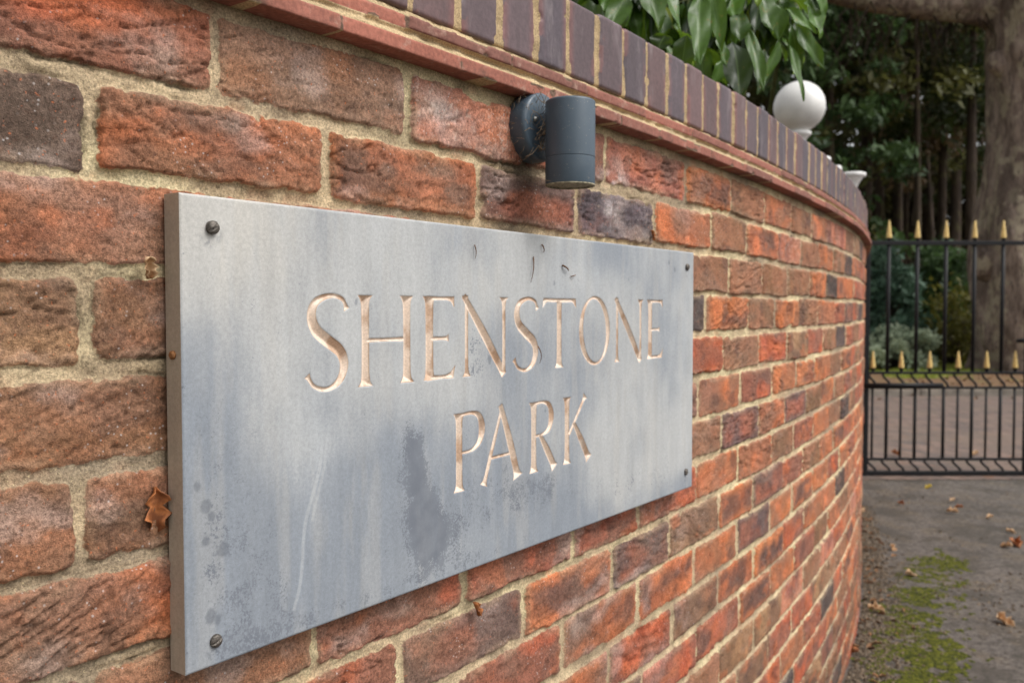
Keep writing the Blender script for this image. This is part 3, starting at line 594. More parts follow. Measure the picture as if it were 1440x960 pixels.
def build_lamp():
    zc = .2235; base = wpt(SL, 0, zc); hN = float(np.interp(SL, SV, HD)); N = Vector((math.cos(hN), -math.sin(hN), 0)); Tn = Vector((math.sin(hN), math.cos(hN), 0))
    root = empty('wall_light', tuple(base), 'blue grey cylindrical downlight on a round backplate under the coping', 'wall light')
    R = .0425
    bm_obj('backplate', lathe([(R * .92, -.004), (R * .98, .0), (R, .003), (R, .019), (R * .985, .0225), (R * .94, .0250), (R * .90, .0255), (.001, .0262)], 64), M_LAMP, root, frame(base + np.array(N) * .003, N))
    bm_obj('backplate_screw', lathe([(.0034, 0), (.0034, .002), (.0022, .0036), (.0002, .004)], 18), mat_simple('steel_screw', srgb(150, 150, 146), .35, .5, .2, 300, metal=.7), root, frame(Vector(base) + N * .0288 - Tn * .022 + Vector((0, 0, .006)), N))
    k = bmesh.new(); bmesh.ops.create_uvsphere(k, u_segments=24, v_segments=16, radius=.0145)
    for f in k.faces: f.smooth = True
    kn = bm_obj('knuckle', k, M_LAMP, root, Matrix.Translation(Vector(base) + N * .034 + Vector((0, 0, .003))))
    ax = Vector(base) + N * .0665; rc = .0302; top = .2505 - .2235; bot = top - .1010
    prof = [(rc * .4, top - .0006), (rc * .93, top), (rc * .985, top - .0012), (rc, top - .003), (rc, bot + .033), (rc * .985, bot + .0327), (rc * .985, bot + .0315), (rc, bot + .0312), (rc, bot + .0015), (rc * .985, bot), (rc * .90, bot), (rc * .885, bot + .003), (rc * .885, bot + .006)]
    sh = lathe(prof, 80, cap=False); tp = [v for v in sh.verts if abs(v.co.z - (top - .0006)) < 1e-6]; sh.faces.new(tp)
    bm_obj('lamp_shade', sh, M_LAMP, root, Matrix.Translation(ax), auto=50)
    bm_obj('lens', lathe([(.0262, bot + .0042), (.0262, bot + .0022), (.001, bot + .0018)], 48), mat_simple('dusty_glass', srgb(150, 146, 128), .6, .4, .35, 120, .4, 500), root, Matrix.Translation(ax))
    bm_obj('lens_ring', lathe([(rc * .992, bot + .0004), (rc * .994, bot - .0016), (rc * .90, bot - .0019), (rc * .885, bot + .0002)], 64), mat_simple('dirty_ring', srgb(140, 132, 110), .8, .3, .5, 220, .5, 600), root, Matrix.Translation(ax))
    # cobweb with trapped bits behind and under the shade
    cw = bmesh.new(); rr = random.Random(4)
    for i in range(90):
        a = Vector(base) + N * rr.uniform(.028, .045) + Tn * rr.uniform(-.03, .012) + Vector((0, 0, rr.uniform(-.032, .028)))
        b = a + Vector((rr.uniform(-.018, .018), rr.uniform(-.018, .018), rr.uniform(-.02, .02)))
        tube([a, (a + b) / 2 + Vector((0, 0, rr.uniform(-.004, .004))), b], rr.uniform(.00012, .0005), 4, cw)
    for i in range(150):
        an = rr.uniform(0, 6.28); rad_ = rr.uniform(.034, .054); a = Vector(base) + N * rr.uniform(.002, .022 if rad_ > .043 else .028) + Tn * math.cos(an) * rad_ + Vector((0, 0, math.sin(an) * rad_))
        b = a + Vector((rr.uniform(-.01, .01), rr.uniform(-.01, .01), rr.uniform(-.012, .012))); tube([a, (a + b) / 2 + N * .002, b], rr.uniform(.0001, .00036), 4, cw)
    for i in range(14):
        a = ax + Vector((rr.uniform(-.028, .0), rr.uniform(-.028, .0), bot + rr.uniform(0, .004))); b = Vector(base) + Tn * rr.uniform(-.04, .02) + N * .006 + Vector((0, 0, rr.uniform(-.075, -.04)))
        tube([a, a * .5 + b * .5 + Vector((0, 0, -.006)), b], .00013, 4, cw)
    for a, b in (((0.005, -.02, bot), (.0, -.03, -.13)), ((-.01, -.01, bot), (-.012, -.03, -.155)), ((-.02, .0, bot), (-.03, .01, -.10))):
        A = ax + N * a[0] + Tn * a[1] + Vector((0, 0, a[2])); Bq = Vector(base) + N * (.012 + .0) + Tn * b[1] + Vector((0, 0, b[2])); tube([A, (A + Bq) / 2, Bq], .0002, 4, cw)
    tag(bm_obj('cobweb', cw, mat_simple('dusty_web', srgb(138, 120, 100), .9, .2, .5, 300)), 'dusty cobweb strung with plant bits under the wall light', 'cobweb')
build_lamp()

# ------------------------------------------------------------------ little things caught on the wall and the sign
def leaf_mesh(L, W, seed, curl=.3, lobed=False, nx=10, ny=4, thick=False):
    r = random.Random(seed); v = []; q = []
    for i in range(nx + 1):
        t = i / nx; wd = W * .5 * math.sin(math.pi * min(1, t * 1.02) ** .8) ** .8 if not lobed else W * .5 * (math.sin(math.pi * t) ** .6) * (.72 + .34 * math.sin(t * 19 + seed))
        if i == 0: wd = W * .03
        if i == nx: wd = 0.0005
        for j in range(-ny, ny + 1):
            s_ = j / ny; x = t * L; y = s_ * wd; z = abs(s_) * wd * .35 + curl * L * (t ** 2) * -.5 + .13 * W * math.sin(t * (8 + seed % 5) + s_ * 2.5 + seed) * abs(s_); y += .10 * W * math.sin(t * 3 + seed) * t
            if lobed: z += curl * W * s_ * s_ * .8
            v.append((x, y, z))
    m = 2 * ny + 1
    for i in range(nx):
        for j in range(m - 1): q.append((i * m + j, (i + 1) * m + j, (i + 1) * m + j + 1, i * m + j + 1))
    return np.array(v), np.array(q)
def mat_dry(name, col, col2):
    s = NT(name); c = s.mix(s.mr(s.noise(90, 5, .6), .35, .65), col, col2); return s.fin(c, .7, s.bump(s.noise(300, 4), .5, .001), .4)
M_DRY = mat_dry('dry_brown_leaf', srgb(168, 104, 58), srgb(112, 66, 38)); M_PALE = mat_dry('pale_dry_leaf', srgb(206, 176, 140), srgb(160, 122, 84)); M_YEL = mat_dry('yellow_leaf', srgb(210, 190, 70), srgb(170, 140, 50))
def put_leaf(name, L, W, seed, M, mat, label, cat, curl=.3, lobed=True, group=None, stalk=True):
    v, q = leaf_mesh(L, W, seed, curl, lobed); v = np.array([M @ Vector(p) for p in v]); c = v.mean(0)
    me = raw_mesh(name, v - c, q); o = link(name, me, mat); o.location = c; tag(o, label, cat, group)
    md = o.modifiers.new('thickness', 'SOLIDIFY'); md.thickness = .0006
    return o
def wf(s, z, off=.006):
    h = float(np.interp(s, SV, HD)); return Vector(wpt(s, off, z)), Vector((math.cos(h), -math.sin(h), 0)), Vector((math.sin(h), math.cos(h), 0))
o_, n_, t_ = wf(-.1455, -.143, .004)
put_leaf('dry_leaf', .038, .023, 3, frame(o_, (n_ - t_ * .15), (t_ * .08 + Vector((0, 0, -1)))), M_DRY, 'curled orange brown leaf wedged behind the left edge of the sign', 'leaf', .22)
o_, n_, t_ = wf(-.152, .040, .004)
put_leaf('dry_leaf', .017, .012, 5, frame(o_ + n_ * .004, n_, (0, .2, -1)), M_PALE, 'tiny white leaf scrap on the mortar left of the sign', 'leaf', .6)
o_, n_, t_ = wf(.262, -.36, .004)
put_leaf('dry_leaf', .019, .012, 8, frame(o_ + n_ * .005, (n_ + t_ * .5), (-t_ * .5 + Vector((0, 0, 1)))), M_DRY, 'small brown leaf tip on the mortar below the sign', 'leaf', .4)
o_, n_, t_ = wf(.72, .107, .004)
put_leaf('dry_leaf', .016, .010, 11, frame(o_ + n_ * .004, (n_ + t_ * .3), (t_ * .2 + Vector((0, 0, 1)))), M_DRY, 'small brown leaf scrap standing on the top edge of the sign', 'leaf', .4)
M_TWIG = mat_simple('dry_twig', srgb(104, 74, 50), .9, .2, .4, 200)
def twig(u0, v0, u1, v1, r, label, bend=.002):
    pts = [pp(u0 + (u1 - u0) * t, v0 + (v1 - v0) * t, .0012 + bend * math.sin(t * 3.1)) for t in np.linspace(0, 1, 6)]
    tag(bm_obj('dry_twig', tube(pts, [r, r, r * .9, r * .8, r * .6, r * .3], 6), M_TWIG), label, 'twig')
twig(.552, .036, .566, .043, .0012, 'short brown twig on the sign above the letter T', .003)
twig(.487, .028, .481, .060, .0007, 'thin upright fibre on the sign above the second letter S')
twig(.505, .012, .509, .022, .0009, 'dark speck of twig near the top edge of the sign under the light')
twig(.572, .050, .584, .047, .0007, 'pale brown splinter on the sign beside the short brown twig')
twig(.371, .020, .372, .036, .0006, 'thin rusty fibre high on the sign above the first letter E')
twig(.497, .138, .500, .160, .0006, 'dark curved fibre inside the second letter S', .004)
def seed_cluster():
    bm = bmesh.new(); rr = random.Random(12); o, n, t = wf(.335, -.272, .006)
    for i in range(26):
        c = o + n * rr.uniform(0, .010) + t * rr.uniform(-.02, .02) + Vector((0, 0, rr.uniform(-.008, .006))); r = rr.uniform(.0012, .0035)
        m = bmesh.ops.create_icosphere(bm, subdivisions=1, radius=r, matrix=Matrix.Translation(c))
    for i in range(8):
        c = o + n * .006 + t * rr.uniform(-.02, .02); tube([c, c + Vector((rr.uniform(-.01, .01), rr.uniform(-.01, .01), rr.uniform(-.012, .008)))], .0006, 5, bm)
    tag(bm_obj('debris_clump', bm, mat_simple('dark_debris', srgb(70, 58, 48), .95, .2, .5, 300)), 'dark clump of web and debris hanging under the bottom edge of the sign', 'debris')
seed_cluster()

# ------------------------------------------------------------------ ground
def sheet(name, pts, z, mat, label=None, kind='structure', cat=None, res=None):
    if res:
        (x0, y0), (x1, y1) = pts; X, Y = np.meshgrid(np.arange(x0, x1 + res, res), np.arange(y0, y1 + res, res), indexing='ij'); Z = z + (fbm(X * 3, Y * 3, 5, 3) - .5) * .0
        me = grid_mesh(name, np.stack([X, Y, Z], -1))
    else:
        bm = bmesh.new(); bm.faces.new([bm.verts.new((*p, z)) for p in pts]); me = bpy.data.meshes.new(name); bm.to_mesh(me); bm.free()
    o = link(name, me, mat); return tag(o, label, cat, None, kind)
def mat_soil():
    s = NT('woodland_floor'); n = s.noise(1.2, 6, .65); c = s.mix(s.mr(n, .4, .6), srgb(92, 78, 50), srgb(70, 80, 40)); c = s.mix(s.mr(s.noise(9, 5, .7), .5, .65), c, srgb(120, 82, 56))
    return s.fin(c, .95, s.bump(s.noise(14, 5), .8, .05), .2)
def mat_tarmac():
    s = NT('old_tarmac'); c = s.mix(s.mr(s.noise(1.4, 5, .6), .38, .62), srgb(90, 83, 78), srgb(64, 60, 57))
    c = s.mix(s.mr(s.noise(260, 3, .6), .4, .66, 0, .75), c, srgb(124, 116, 110)); c = s.mix(s.mr(s.noise(170, 2, .6), .56, .68, 0, .7), c, srgb(46, 43, 42))
    c = s.mix(s.mr(s.noise(5, 5, .7), .47, .60, 0, .6), c, srgb(96, 84, 68))
    c = s.mix(s.mr(s.noise(28, 5, .75), .48, .57, 0, .75), c, srgb(52, 48, 42)); c = s.mix(s.mr(s.noise(60, 4, .75), .52, .60, 0, .7), c, srgb(122, 114, 106)); c = s.mix(s.mr(s.noise(2.6, 6, .75), .48, .58, 0, .65), c, srgb(58, 54, 47))
    return s.fin(c, .85, s.bump(s.noise(190, 4, .7), .9, .004), .35)
def mat_pavers():
    s = NT('block_paving'); t = s.n('ShaderNodeTexBrick'); mp = s.n('ShaderNodeMapping'); s.put(mp.inputs[0], s.obj()); mp.inputs['Rotation'].default_value = (0, 0, R_(62))
    s.put(t.inputs['Vector'], mp.outputs[0]); t.inputs['Scale'].default_value = 5; t.inputs['Mortar Size'].default_value = .03; t.inputs['Row Height'].default_value = .5; t.inputs['Brick Width'].default_value = 1
    s.put(t.inputs['Color1'], srgb(126, 106, 96)); s.put(t.inputs['Color2'], srgb(94, 84, 80)); s.put(t.inputs['Mortar'], srgb(56, 48, 40))
    c = s.mix(s.mr(s.noise(.9, 5, .65), .45, .65, 0, .6), t.outputs['Color'], srgb(110, 96, 84)); c = s.mix(s.mr(s.noise(6, 5, .7), .56, .7, 0, .6), c, srgb(126, 88, 62))
    return s.fin(c, .85, s.bump(t.outputs['Fac'], -.5, .01), .3)
def mat_grass_base():
    s = NT('mossy_verge'); c = s.mix(s.mr(s.noise(1.5, 5, .7), .42, .6), srgb(104, 112, 44), srgb(122, 92, 56)); return s.fin(c, .95, s.bump(s.noise(40, 4), .8, .03), .2)
def mat_litter_ground():
    s = NT('leaf_littered_soil'); c = s.mix(s.mr(s.noise(12, 6, .75), .4, .62), srgb(128, 100, 76), srgb(92, 74, 54)); c = s.mix(s.mr(s.noise(3, 4), .56, .7, 0, .8), c, srgb(104, 104, 48)); return s.fin(c, .95, s.bump(s.noise(30, 4), .8, .03), .2)
sheet('ground', [(-120, -60), (160, -60), (160, 160), (-120, 160)], -.006, mat_soil())
dr = [tuple(wpt(s, -.05, 0)[:2]) for s in np.linspace(-.78, S_END, 40)]
sheet('driveway', [(dr[0][0], dr[0][1] - 3), (14, -3), (14, 6.28), (2.3, 6.28)] + dr[::-1], 0.0, mat_tarmac())
sheet('road', [(-9, 6.28), (26, 6.28), (26, 12.6), (-9, 12.2)], 0.004, mat_pavers())
sheet('verge', [(-9, 12.2), (26, 12.6), (26, 16.2), (-9, 15.8)], .05, mat_litter_ground())
sheet('grass_bank', [(-9, 15.8), (26, 16.2), (26, 21), (-9, 21)], .06, mat_grass_base())
def kerb():
    bm = bmesh.new(); n = 38
    for i in range(n):
        x0 = -9 + i * .914; y = 12.2 + (x0 + 9) / 35 * .4; bmesh.ops.create_cube(bm, size=1, matrix=Matrix.Translation((x0 + .455, y - .03, .035)) @ Matrix.Diagonal((.905, .1, .11, 1)))
    bmesh.ops.bevel(bm, geom=bm.edges[:], offset=.012, segments=2, affect='EDGES'); tag(bm_obj('kerb', bm, mat_simple('concrete_kerb', srgb(130, 122, 112), .9, .3, .3, 6, .5, 60)), None, None, None, 'structure')
kerb()

# fallen leaves on the drive: pixel-measured ground spots
def fallen(x, y, L, mat, label, seed, z=.004, up=.35):
    a = seed * 2.4; ax = Vector((math.cos(a), math.sin(a), .12)); nz = Vector((random.uniform(-up, up), random.uniform(-up, up), 1))
    put_leaf('fallen_leaf', L, L * .7, seed, frame((x, y, z + .008), nz, ax), mat, label, 'leaf', .45, True, 'fallen leaves on the drive')
def gp(px, py):
    th = math.atan((480 - 433.3) / 1259.2); a, b = (px - 720) / 1259.2, -(py - 480) / 1259.2
    d = (a, math.cos(th) + b * math.sin(th), b * math.cos(th) - math.sin(th)); t = -EYE / d[2]; return d[0] * t, d[1] * t
for px, py, L, m, lab in ((1403, 872, .075, M_PALE, 'large pale curled leaf lying alone right of the moss'), (1347, 723, .06, M_PALE, 'pale leaf of a close pair in the middle of the drive'), (1354, 716, .045, M_DRY, 'brown leaf touching the pale one mid drive'),
    (1427, 764, .085, M_DRY, 'brown leaf lying at the right edge of the picture'), (1424, 771, .06, M_PALE, 'pale leaf tucked under the brown one at the right edge'), (1271, 712, .05, M_DRY, 'tan leaf on the drive below the second gate bar'),
    (1215, 722, .07, M_PALE, 'pale leaf against the far end of the wall'), (1310, 686, .05, M_YEL, 'bright yellow leaf just in front of the gate'), (1342, 706, .045, M_PALE, 'small beige leaf behind the close pair on the drive'),
    (1415, 749, .045, M_PALE, 'small pale leaf above the brown one at the right edge'), (1253, 771, .05, M_PALE, 'pinkish leaf between the wall and the moss patch'), (1273, 810, .055, M_PALE, 'faded leaf at the far tip of the moss patch'),
    (1221, 859, .06, M_PALE, 'pale leaf close to the wall beside the moss'), (1208, 920, .05, M_DRY, 'orange leaf at the foot of the wall'), (1256, 640, .09, M_DRY, 'brown leaf on the paving behind the gate'), (1396, 729, .045, M_PALE, 'faint beige leaf between the pair and the right edge'),
    (1375, 640, .08, M_PALE, 'pale leaf on the paving seen through the middle gate bars')):
    x, y = gp(px, py); fallen(x, y, L * 1.0, m, lab, int(px * 7 + py) % 97, .008 if y > 6.3 else .004)

def scatter_tufts(name, pts, size, mat, label, cat, seed=1, zs=.5, cols=None):
    """little irregular domes"""
    r = np.random.default_rng(seed); ph = np.linspace(0, 2 * np.pi, 6, endpoint=False); V = []; Q = []; Cc = []
    for i, (x, y, z) in enumerate(pts):
        s_ = size * r.uniform(.5, 1.5); b = len(V); rr = s_ * r.uniform(.7, 1.2, 6)
        for k in range(6): V.append((x + rr[k] * math.cos(ph[k]), y + rr[k] * math.sin(ph[k]), z - .001))
        for k in range(6): V.append((x + rr[k] * .6 * math.cos(ph[k]), y + rr[k] * .6 * math.sin(ph[k]), z + s_ * zs * r.uniform(.6, 1.)))
        V.append((x, y, z + s_ * zs * r.uniform(.8, 1.3)))
        for k in range(6): Q += [(b + k, b + (k + 1) % 6, b + 6 + (k + 1) % 6), (b + k, b + 6 + (k + 1) % 6, b + 6 + k), (b + 6 + k, b + 6 + (k + 1) % 6, b + 12)]
        Cc += [[r.random()] * 3] * 13
    me = raw_mesh(name, V, Q, None, {'rc': Cc}); return tag(link(name, me, mat), label, cat, None, 'stuff')
def mat_rc(name, c1, c2, rough=.9, spec=.2, trans=0):
    s = NT(name); c = s.mix(s.attr('rc', True), c1, c2); c = s.mix(1., c, s.grey(s.mr(s.noise(60, 3), .3, .7, .75, 1.2)), 'MULTIPLY'); m = s.fin(c, rough, None, spec)
    if trans: s.b.inputs['Transmission Weight'].default_value = 0; s.b.inputs['Subsurface Weight'].default_value = 0
    return m
def moss():
    r = np.random.default_rng(3); out = []
    while len(out) < 11000:
        px, py = r.uniform(1190, 1400), r.uniform(770, 990); x, y = gp(px, py)
        t = (py - 780) / 180; c = 1310 - 28 * t + 12 * math.sin(py * .05); wd = 34 + 42 * t if t > 0 else 6
        d = 1 - ((px - c) / wd) ** 2; nz = float(fbm(np.array([x * 9.]), np.array([y * 9.]), 5, 4)[0])
        nf = float(fbm(np.array([x * 38.]), np.array([y * 38.]), 6, 2)[0])
        if d * .5 + (nz - .5) * 3.0 + (nf - .5) * 2.2 + (.0 if t > .02 else -.3) > r.uniform(.1, .95): out.append((x, y, .0))
    scatter_tufts('moss', out, .0068, mat_rc('bright_moss', srgb(38, 44, 12), srgb(92, 94, 26)), 'green moss patch spread over the tarmac beside the wall', 'moss', 1, .28)
    out = []
    for i in range(5200):
        s = r.uniform(1.4, 5.2); off = abs(r.normal(0, .03 + .07 * max(0, (5.2 - s) / 3))) + .004; p = wpt(s, off + .012, 0); out.append((p[0], p[1], 0.))
    for i in range(2600):
        px, py = r.uniform(1200, 1440), r.uniform(690, 960); x, y = gp(px, py)
        if float(fbm(np.array([x * 3.]), np.array([y * 3.]), 15, 3)[0]) > .5 and r.random() < .35: out.append((x, y, 0.))
    scatter_tufts('grit', out, .0062, mat_rc('soil_grit', srgb(58, 50, 42), srgb(116, 102, 86)), 'dark crumbs of soil and grit along the foot of the wall', 'grit', 2, .7)
moss()
def litter():
    V = []; Q = []; Cc = []; r = random.Random(9); b = 0
    for i in range(330):
        if i < 120: s = r.uniform(1.6, 5.2); p = wpt(s, abs(r.gauss(.0, .025 + .06 * (5.2 - s) / 3)) + .02, 0); x, y, z, L = p[0], p[1], .004, r.uniform(.012, .03)
        else: x, y, z, L = r.uniform(2, 12), r.uniform(11.6, 15.8), (.008 if r.random() < .0 else .056), r.uniform(.05, .09)
        if i >= 120 and y < 12.6: z = .012; 
        v, q = leaf_mesh(L, L * .65, i, .4, True, 5, 1); M = frame((x, y, z + L * .12), (r.uniform(-.5, .5), r.uniform(-.5, .5), 1), (math.cos(i), math.sin(i), 0))
        V += [tuple(M @ Vector(p)) for p in v]; Q += [tuple(k + b for k in f) for f in q]; b += len(v); Cc += [[r.random()] * 3] * len(v)
    tag(link('leaf_litter', raw_mesh('leaf_litter', V, Q, None, {'rc': Cc}), mat_rc('litter', srgb(84, 58, 42), srgb(158, 120, 88))), 'brown leaf litter scattered along the wall foot and verge', 'leaf litter', None, 'stuff')
litter()

# ------------------------------------------------------------------ iron gate
GX, GY = 2.548, 6.43; GS = GY / 1259.2
def gz(py): return EYE - (py - 433.3) * GS
def gx(px): return (px - 720) * GS
M_IRON = mat_simple('black_painted_iron', srgb(17, 17, 20), .55, .3, .3, 40, .3, 200)
M_GOLD = mat_simple('gold_paint', srgb(214, 182, 112), .5, .5, .2, 60)
def bar(x, z0, z1, w, name, parent, d=None, y=GY):
    bm = bmesh.new(); d = d or w; bmesh.ops.create_cube(bm, size=1, matrix=Matrix.Translation((x, y, (z0 + z1) / 2)) @ Matrix.Diagonal((w, d, z1 - z0, 1)))
    bmesh.ops.bevel(bm, geom=bm.edges[:], offset=min(w, d) * .12, segments=1, affect='EDGES'); return bm_obj(name, bm, M_IRON, parent)
def rod(x, z0, z1, r, parent):
    return bm_obj('bar', tube([(x, GY, z0), (x, GY, (z0 + z1) / 2), (x, GY, z1)], r, 10), M_IRON, parent)
def build_gate():
    g = empty('iron_gate', (GX, GY, 0), 'black iron gate with gold spear tips behind the end of the wall', 'gate')
    xs0, xs1 = gx(1218.5), gx(1446); zt, zm1, zm2, zb1, zb2 = gz(342), gz(524), gz(545), gz(646), gz(666)
    bar(xs0, zb2 - .02, zt + .012, .036, 'stile', g); bar(xs1, zb2 - .02, zt + .012, .036, 'stile', g)
    for z, t in ((zt, .03), (zm1, .018), (zm2, .018), (zb1, .018), (zb2, .032)):
        bm = bmesh.new(); bmesh.ops.create_cube(bm, size=1, matrix=Matrix.Translation(((xs0 + xs1) / 2, GY, z)) @ Matrix.Diagonal((xs1 - xs0 - .037, .034 if t > .02 else .026, t, 1)))
        bmesh.ops.bevel(bm, geom=bm.edges[:], offset=.002, segments=1, affect='EDGES'); bm_obj('rail', bm, M_IRON, g)
    def tip(x, zb, zt_):
        h = zt_ - zb; bm_obj('finial_collar', lathe([(.0115, -.03), (.0115, -.012), (.016, -.010), (.016, 0)], 14), M_IRON, g, Matrix.Translation((x, GY, zb)))
        bm_obj('gold_finial', lathe([(.0185, 0.), (.0195, h * .03), (.0185, h * .08), (.0125, h * .5), (.0055, h * .93), (.0008, h)], 14), M_GOLD, g, Matrix.Translation((x, GY, zb)))
    for i in range(11):
        px = 1228.3 + i * 20.05; x = gx(px)
        tall = i % 2 == 1
        rod(x, zb1 + .009, zm2 - .009, .0085 if not tall else .0115, g)
        if tall: rod(x, zm1 + .009, zt - .015, .0135, g); tip(x, gz(335), gz(310))
        else: rod(x, zm1 + .009, gz(517) , .0095, g); tip(x, gz(517), gz(493))
        for (za, zb_) in ((zm2 + .009, zm1 - .009), (zb2 + .016, zb1 - .009)):
            h = zb_ - za; pts = [(x + .026 * math.cos(math.pi * t) * -1 * -1, GY + .0, za + h * (1 - t)) if False else (x - .030 * math.cos(math.pi * t) * 1.0, GY, zb_ - h * t) for t in np.linspace(0, 1, 9)]
            bm_obj('scroll', tube(pts, .0085, 8), M_IRON, g)
    # latch bolt along the middle rail and the hinges on the wall side
    bm_obj('slide_bolt', tube([(gx(1212), GY - .034, gz(541)), (gx(1270), GY - .034, gz(541)), (gx(1324), GY - .034, gz(541))], .016, 12), M_IRON, g)
    for z in (gz(632), gz(480)): bar(gx(1213), z - .05, z + .05, .03, 'hinge', g, .05)
    bm = tube([(xs1 - .1, GY - .03, gz(479)), (xs1 - .05, GY - .04, gz(478)), (xs1 + .03, GY - .04, gz(480))], [.012, .017, .02], 10); bm_obj('latch', bm, M_IRON, g)
build_gate()
# ------------------------------------------------------------------ white globe lamp and white pillar beyond the wall
M_WHITE = mat_simple('white_painted_metal', srgb(226, 224, 222), .45, .5, .1, 10)
M_GLOBE = mat_simple('white_glass_globe', srgb(218, 216, 212), .4, .5, .14, 7)
def white_things():
    Y = 5.3; k = Y / 1259.2; x = (1120.5 - 720) * k; z = EYE + (433.3 - 153) * k; r = 35 * k
    p = empty('globe_lamp', (x, Y, 0), 'white ball lamp on a white post behind the curved wall', 'lamp post')
    bm = bmesh.new(); bmesh.ops.create_uvsphere(bm, u_segments=48, v_segments=32, radius=r)
    for f in bm.faces: f.smooth = True
    bm_obj('globe', bm, M_GLOBE, p, Matrix.Translation((x, Y, z)))
    q = 1.0 * k; T_ = z - r + 2 * q
    bm_obj('collar', lathe([(8 * q, -30 * q), (8.5 * q, -16 * q), (10 * q, -12 * q), (14 * q, -8 * q), (16.5 * q, -6 * q), (16.5 * q, -2.5 * q), (12 * q, -1 * q), (10 * q, 1 * q)], 32), M_WHITE, p, Matrix.Translation((x, Y, T_)))
    bm_obj('post', lathe([(.06, .0), (.06, .12), (.04, .16), (.036, T_ - 29 * q)], 24), M_WHITE, p, Matrix.Translation((x, Y, 0)))
    Y = 6.0; k = Y / 1259.2; x = (1194 - 720) * k; z = EYE + (433.3 - 245) * k
    p = empty('white_pillar', (x, Y, 0), 'white flat topped pillar head showing above the wall near the gate', 'pillar')
    bm_obj('pillar_head', lathe([(7 * k, -26 * k), (9 * k, -17 * k), (12 * k, -12 * k), (15 * k, -8 * k), (15.5 * k, -6 * k), (19.5 * k, -5 * k), (19.5 * k, -.6 * k), (18 * k, 0)], 32), M_WHITE, p, Matrix.Translation((x, Y, z)))
    bm_obj('shaft', lathe([(.07, 0), (.06, .15), (.036, .2), (.033, z - 25.8 * k)], 24), M_WHITE, p, Matrix.Translation((x, Y, 0)))
    for px, py, rr, lab in ((1160.5, 226, 5, 'small white knob nearer the ball lamp above the coping'), (1175.5, 239, 5.5, 'small white knob nearer the pillar head above the coping')):
        Y = 5.7; k = Y / 1259.2; x = (px - 720) * k; z = EYE + (433.3 - py) * k
        p = empty('white_post', (x, Y, 0), lab, 'post'); bm = bmesh.new(); bmesh.ops.create_uvsphere(bm, u_segments=20, v_segments=14, radius=rr * k)
        for f in bm.faces: f.smooth = True
        bm_obj('knob', bm, M_WHITE, p, Matrix.Translation((x, Y, z))); bm_obj('post', lathe([(.02, 0), (.013, z - rr * k * .9)], 14), M_WHITE, p, Matrix.Translation((x, Y, 0)))
white_things()

# ------------------------------------------------------------------ laurel leaning over the wall
def mat_laurel():
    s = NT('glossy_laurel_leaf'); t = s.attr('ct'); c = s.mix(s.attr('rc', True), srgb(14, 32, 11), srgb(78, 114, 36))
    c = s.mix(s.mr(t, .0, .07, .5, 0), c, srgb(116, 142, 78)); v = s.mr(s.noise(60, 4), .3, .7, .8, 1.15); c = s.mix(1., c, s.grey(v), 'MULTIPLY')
    c = s.mix(s.mr(s.noise(60, 4, .65), .62, .68, 0, .75), c, srgb(128, 100, 56)); c = s.mix(s.mr(s.attr('rc', True), .88, .93, 0, .8), c, srgb(150, 158, 48))
    m = s.fin(c, s.mr(s.noise(30, 3), .3, .7, .32, .55), s.bump(s.noise(160, 3), .25, .0015), .32)
    tr = s.n('ShaderNodeBsdfTranslucent'); s.put(tr.inputs[0], srgb(130, 165, 50)); mx = s.n('ShaderNodeMixShader'); mx.inputs[0].default_value = .2
    s.t.links.new(s.b.outputs[0], mx.inputs[1]); s.t.links.new(tr.outputs[0], mx.inputs[2]); s.t.links.new(mx.outputs[0], s.out.inputs[0]); return m
def cpt(px, py, Y):
    th = math.atan((480 - 433.3) / 1259.2); a, b = (px - 720) / 1259.2, -(py - 480) / 1259.2
    d = Vector((a, math.cos(th) + b * math.sin(th), b * math.cos(th) - math.sin(th))); return Vector((0, 0, EYE)) + d * (Y / d.y)
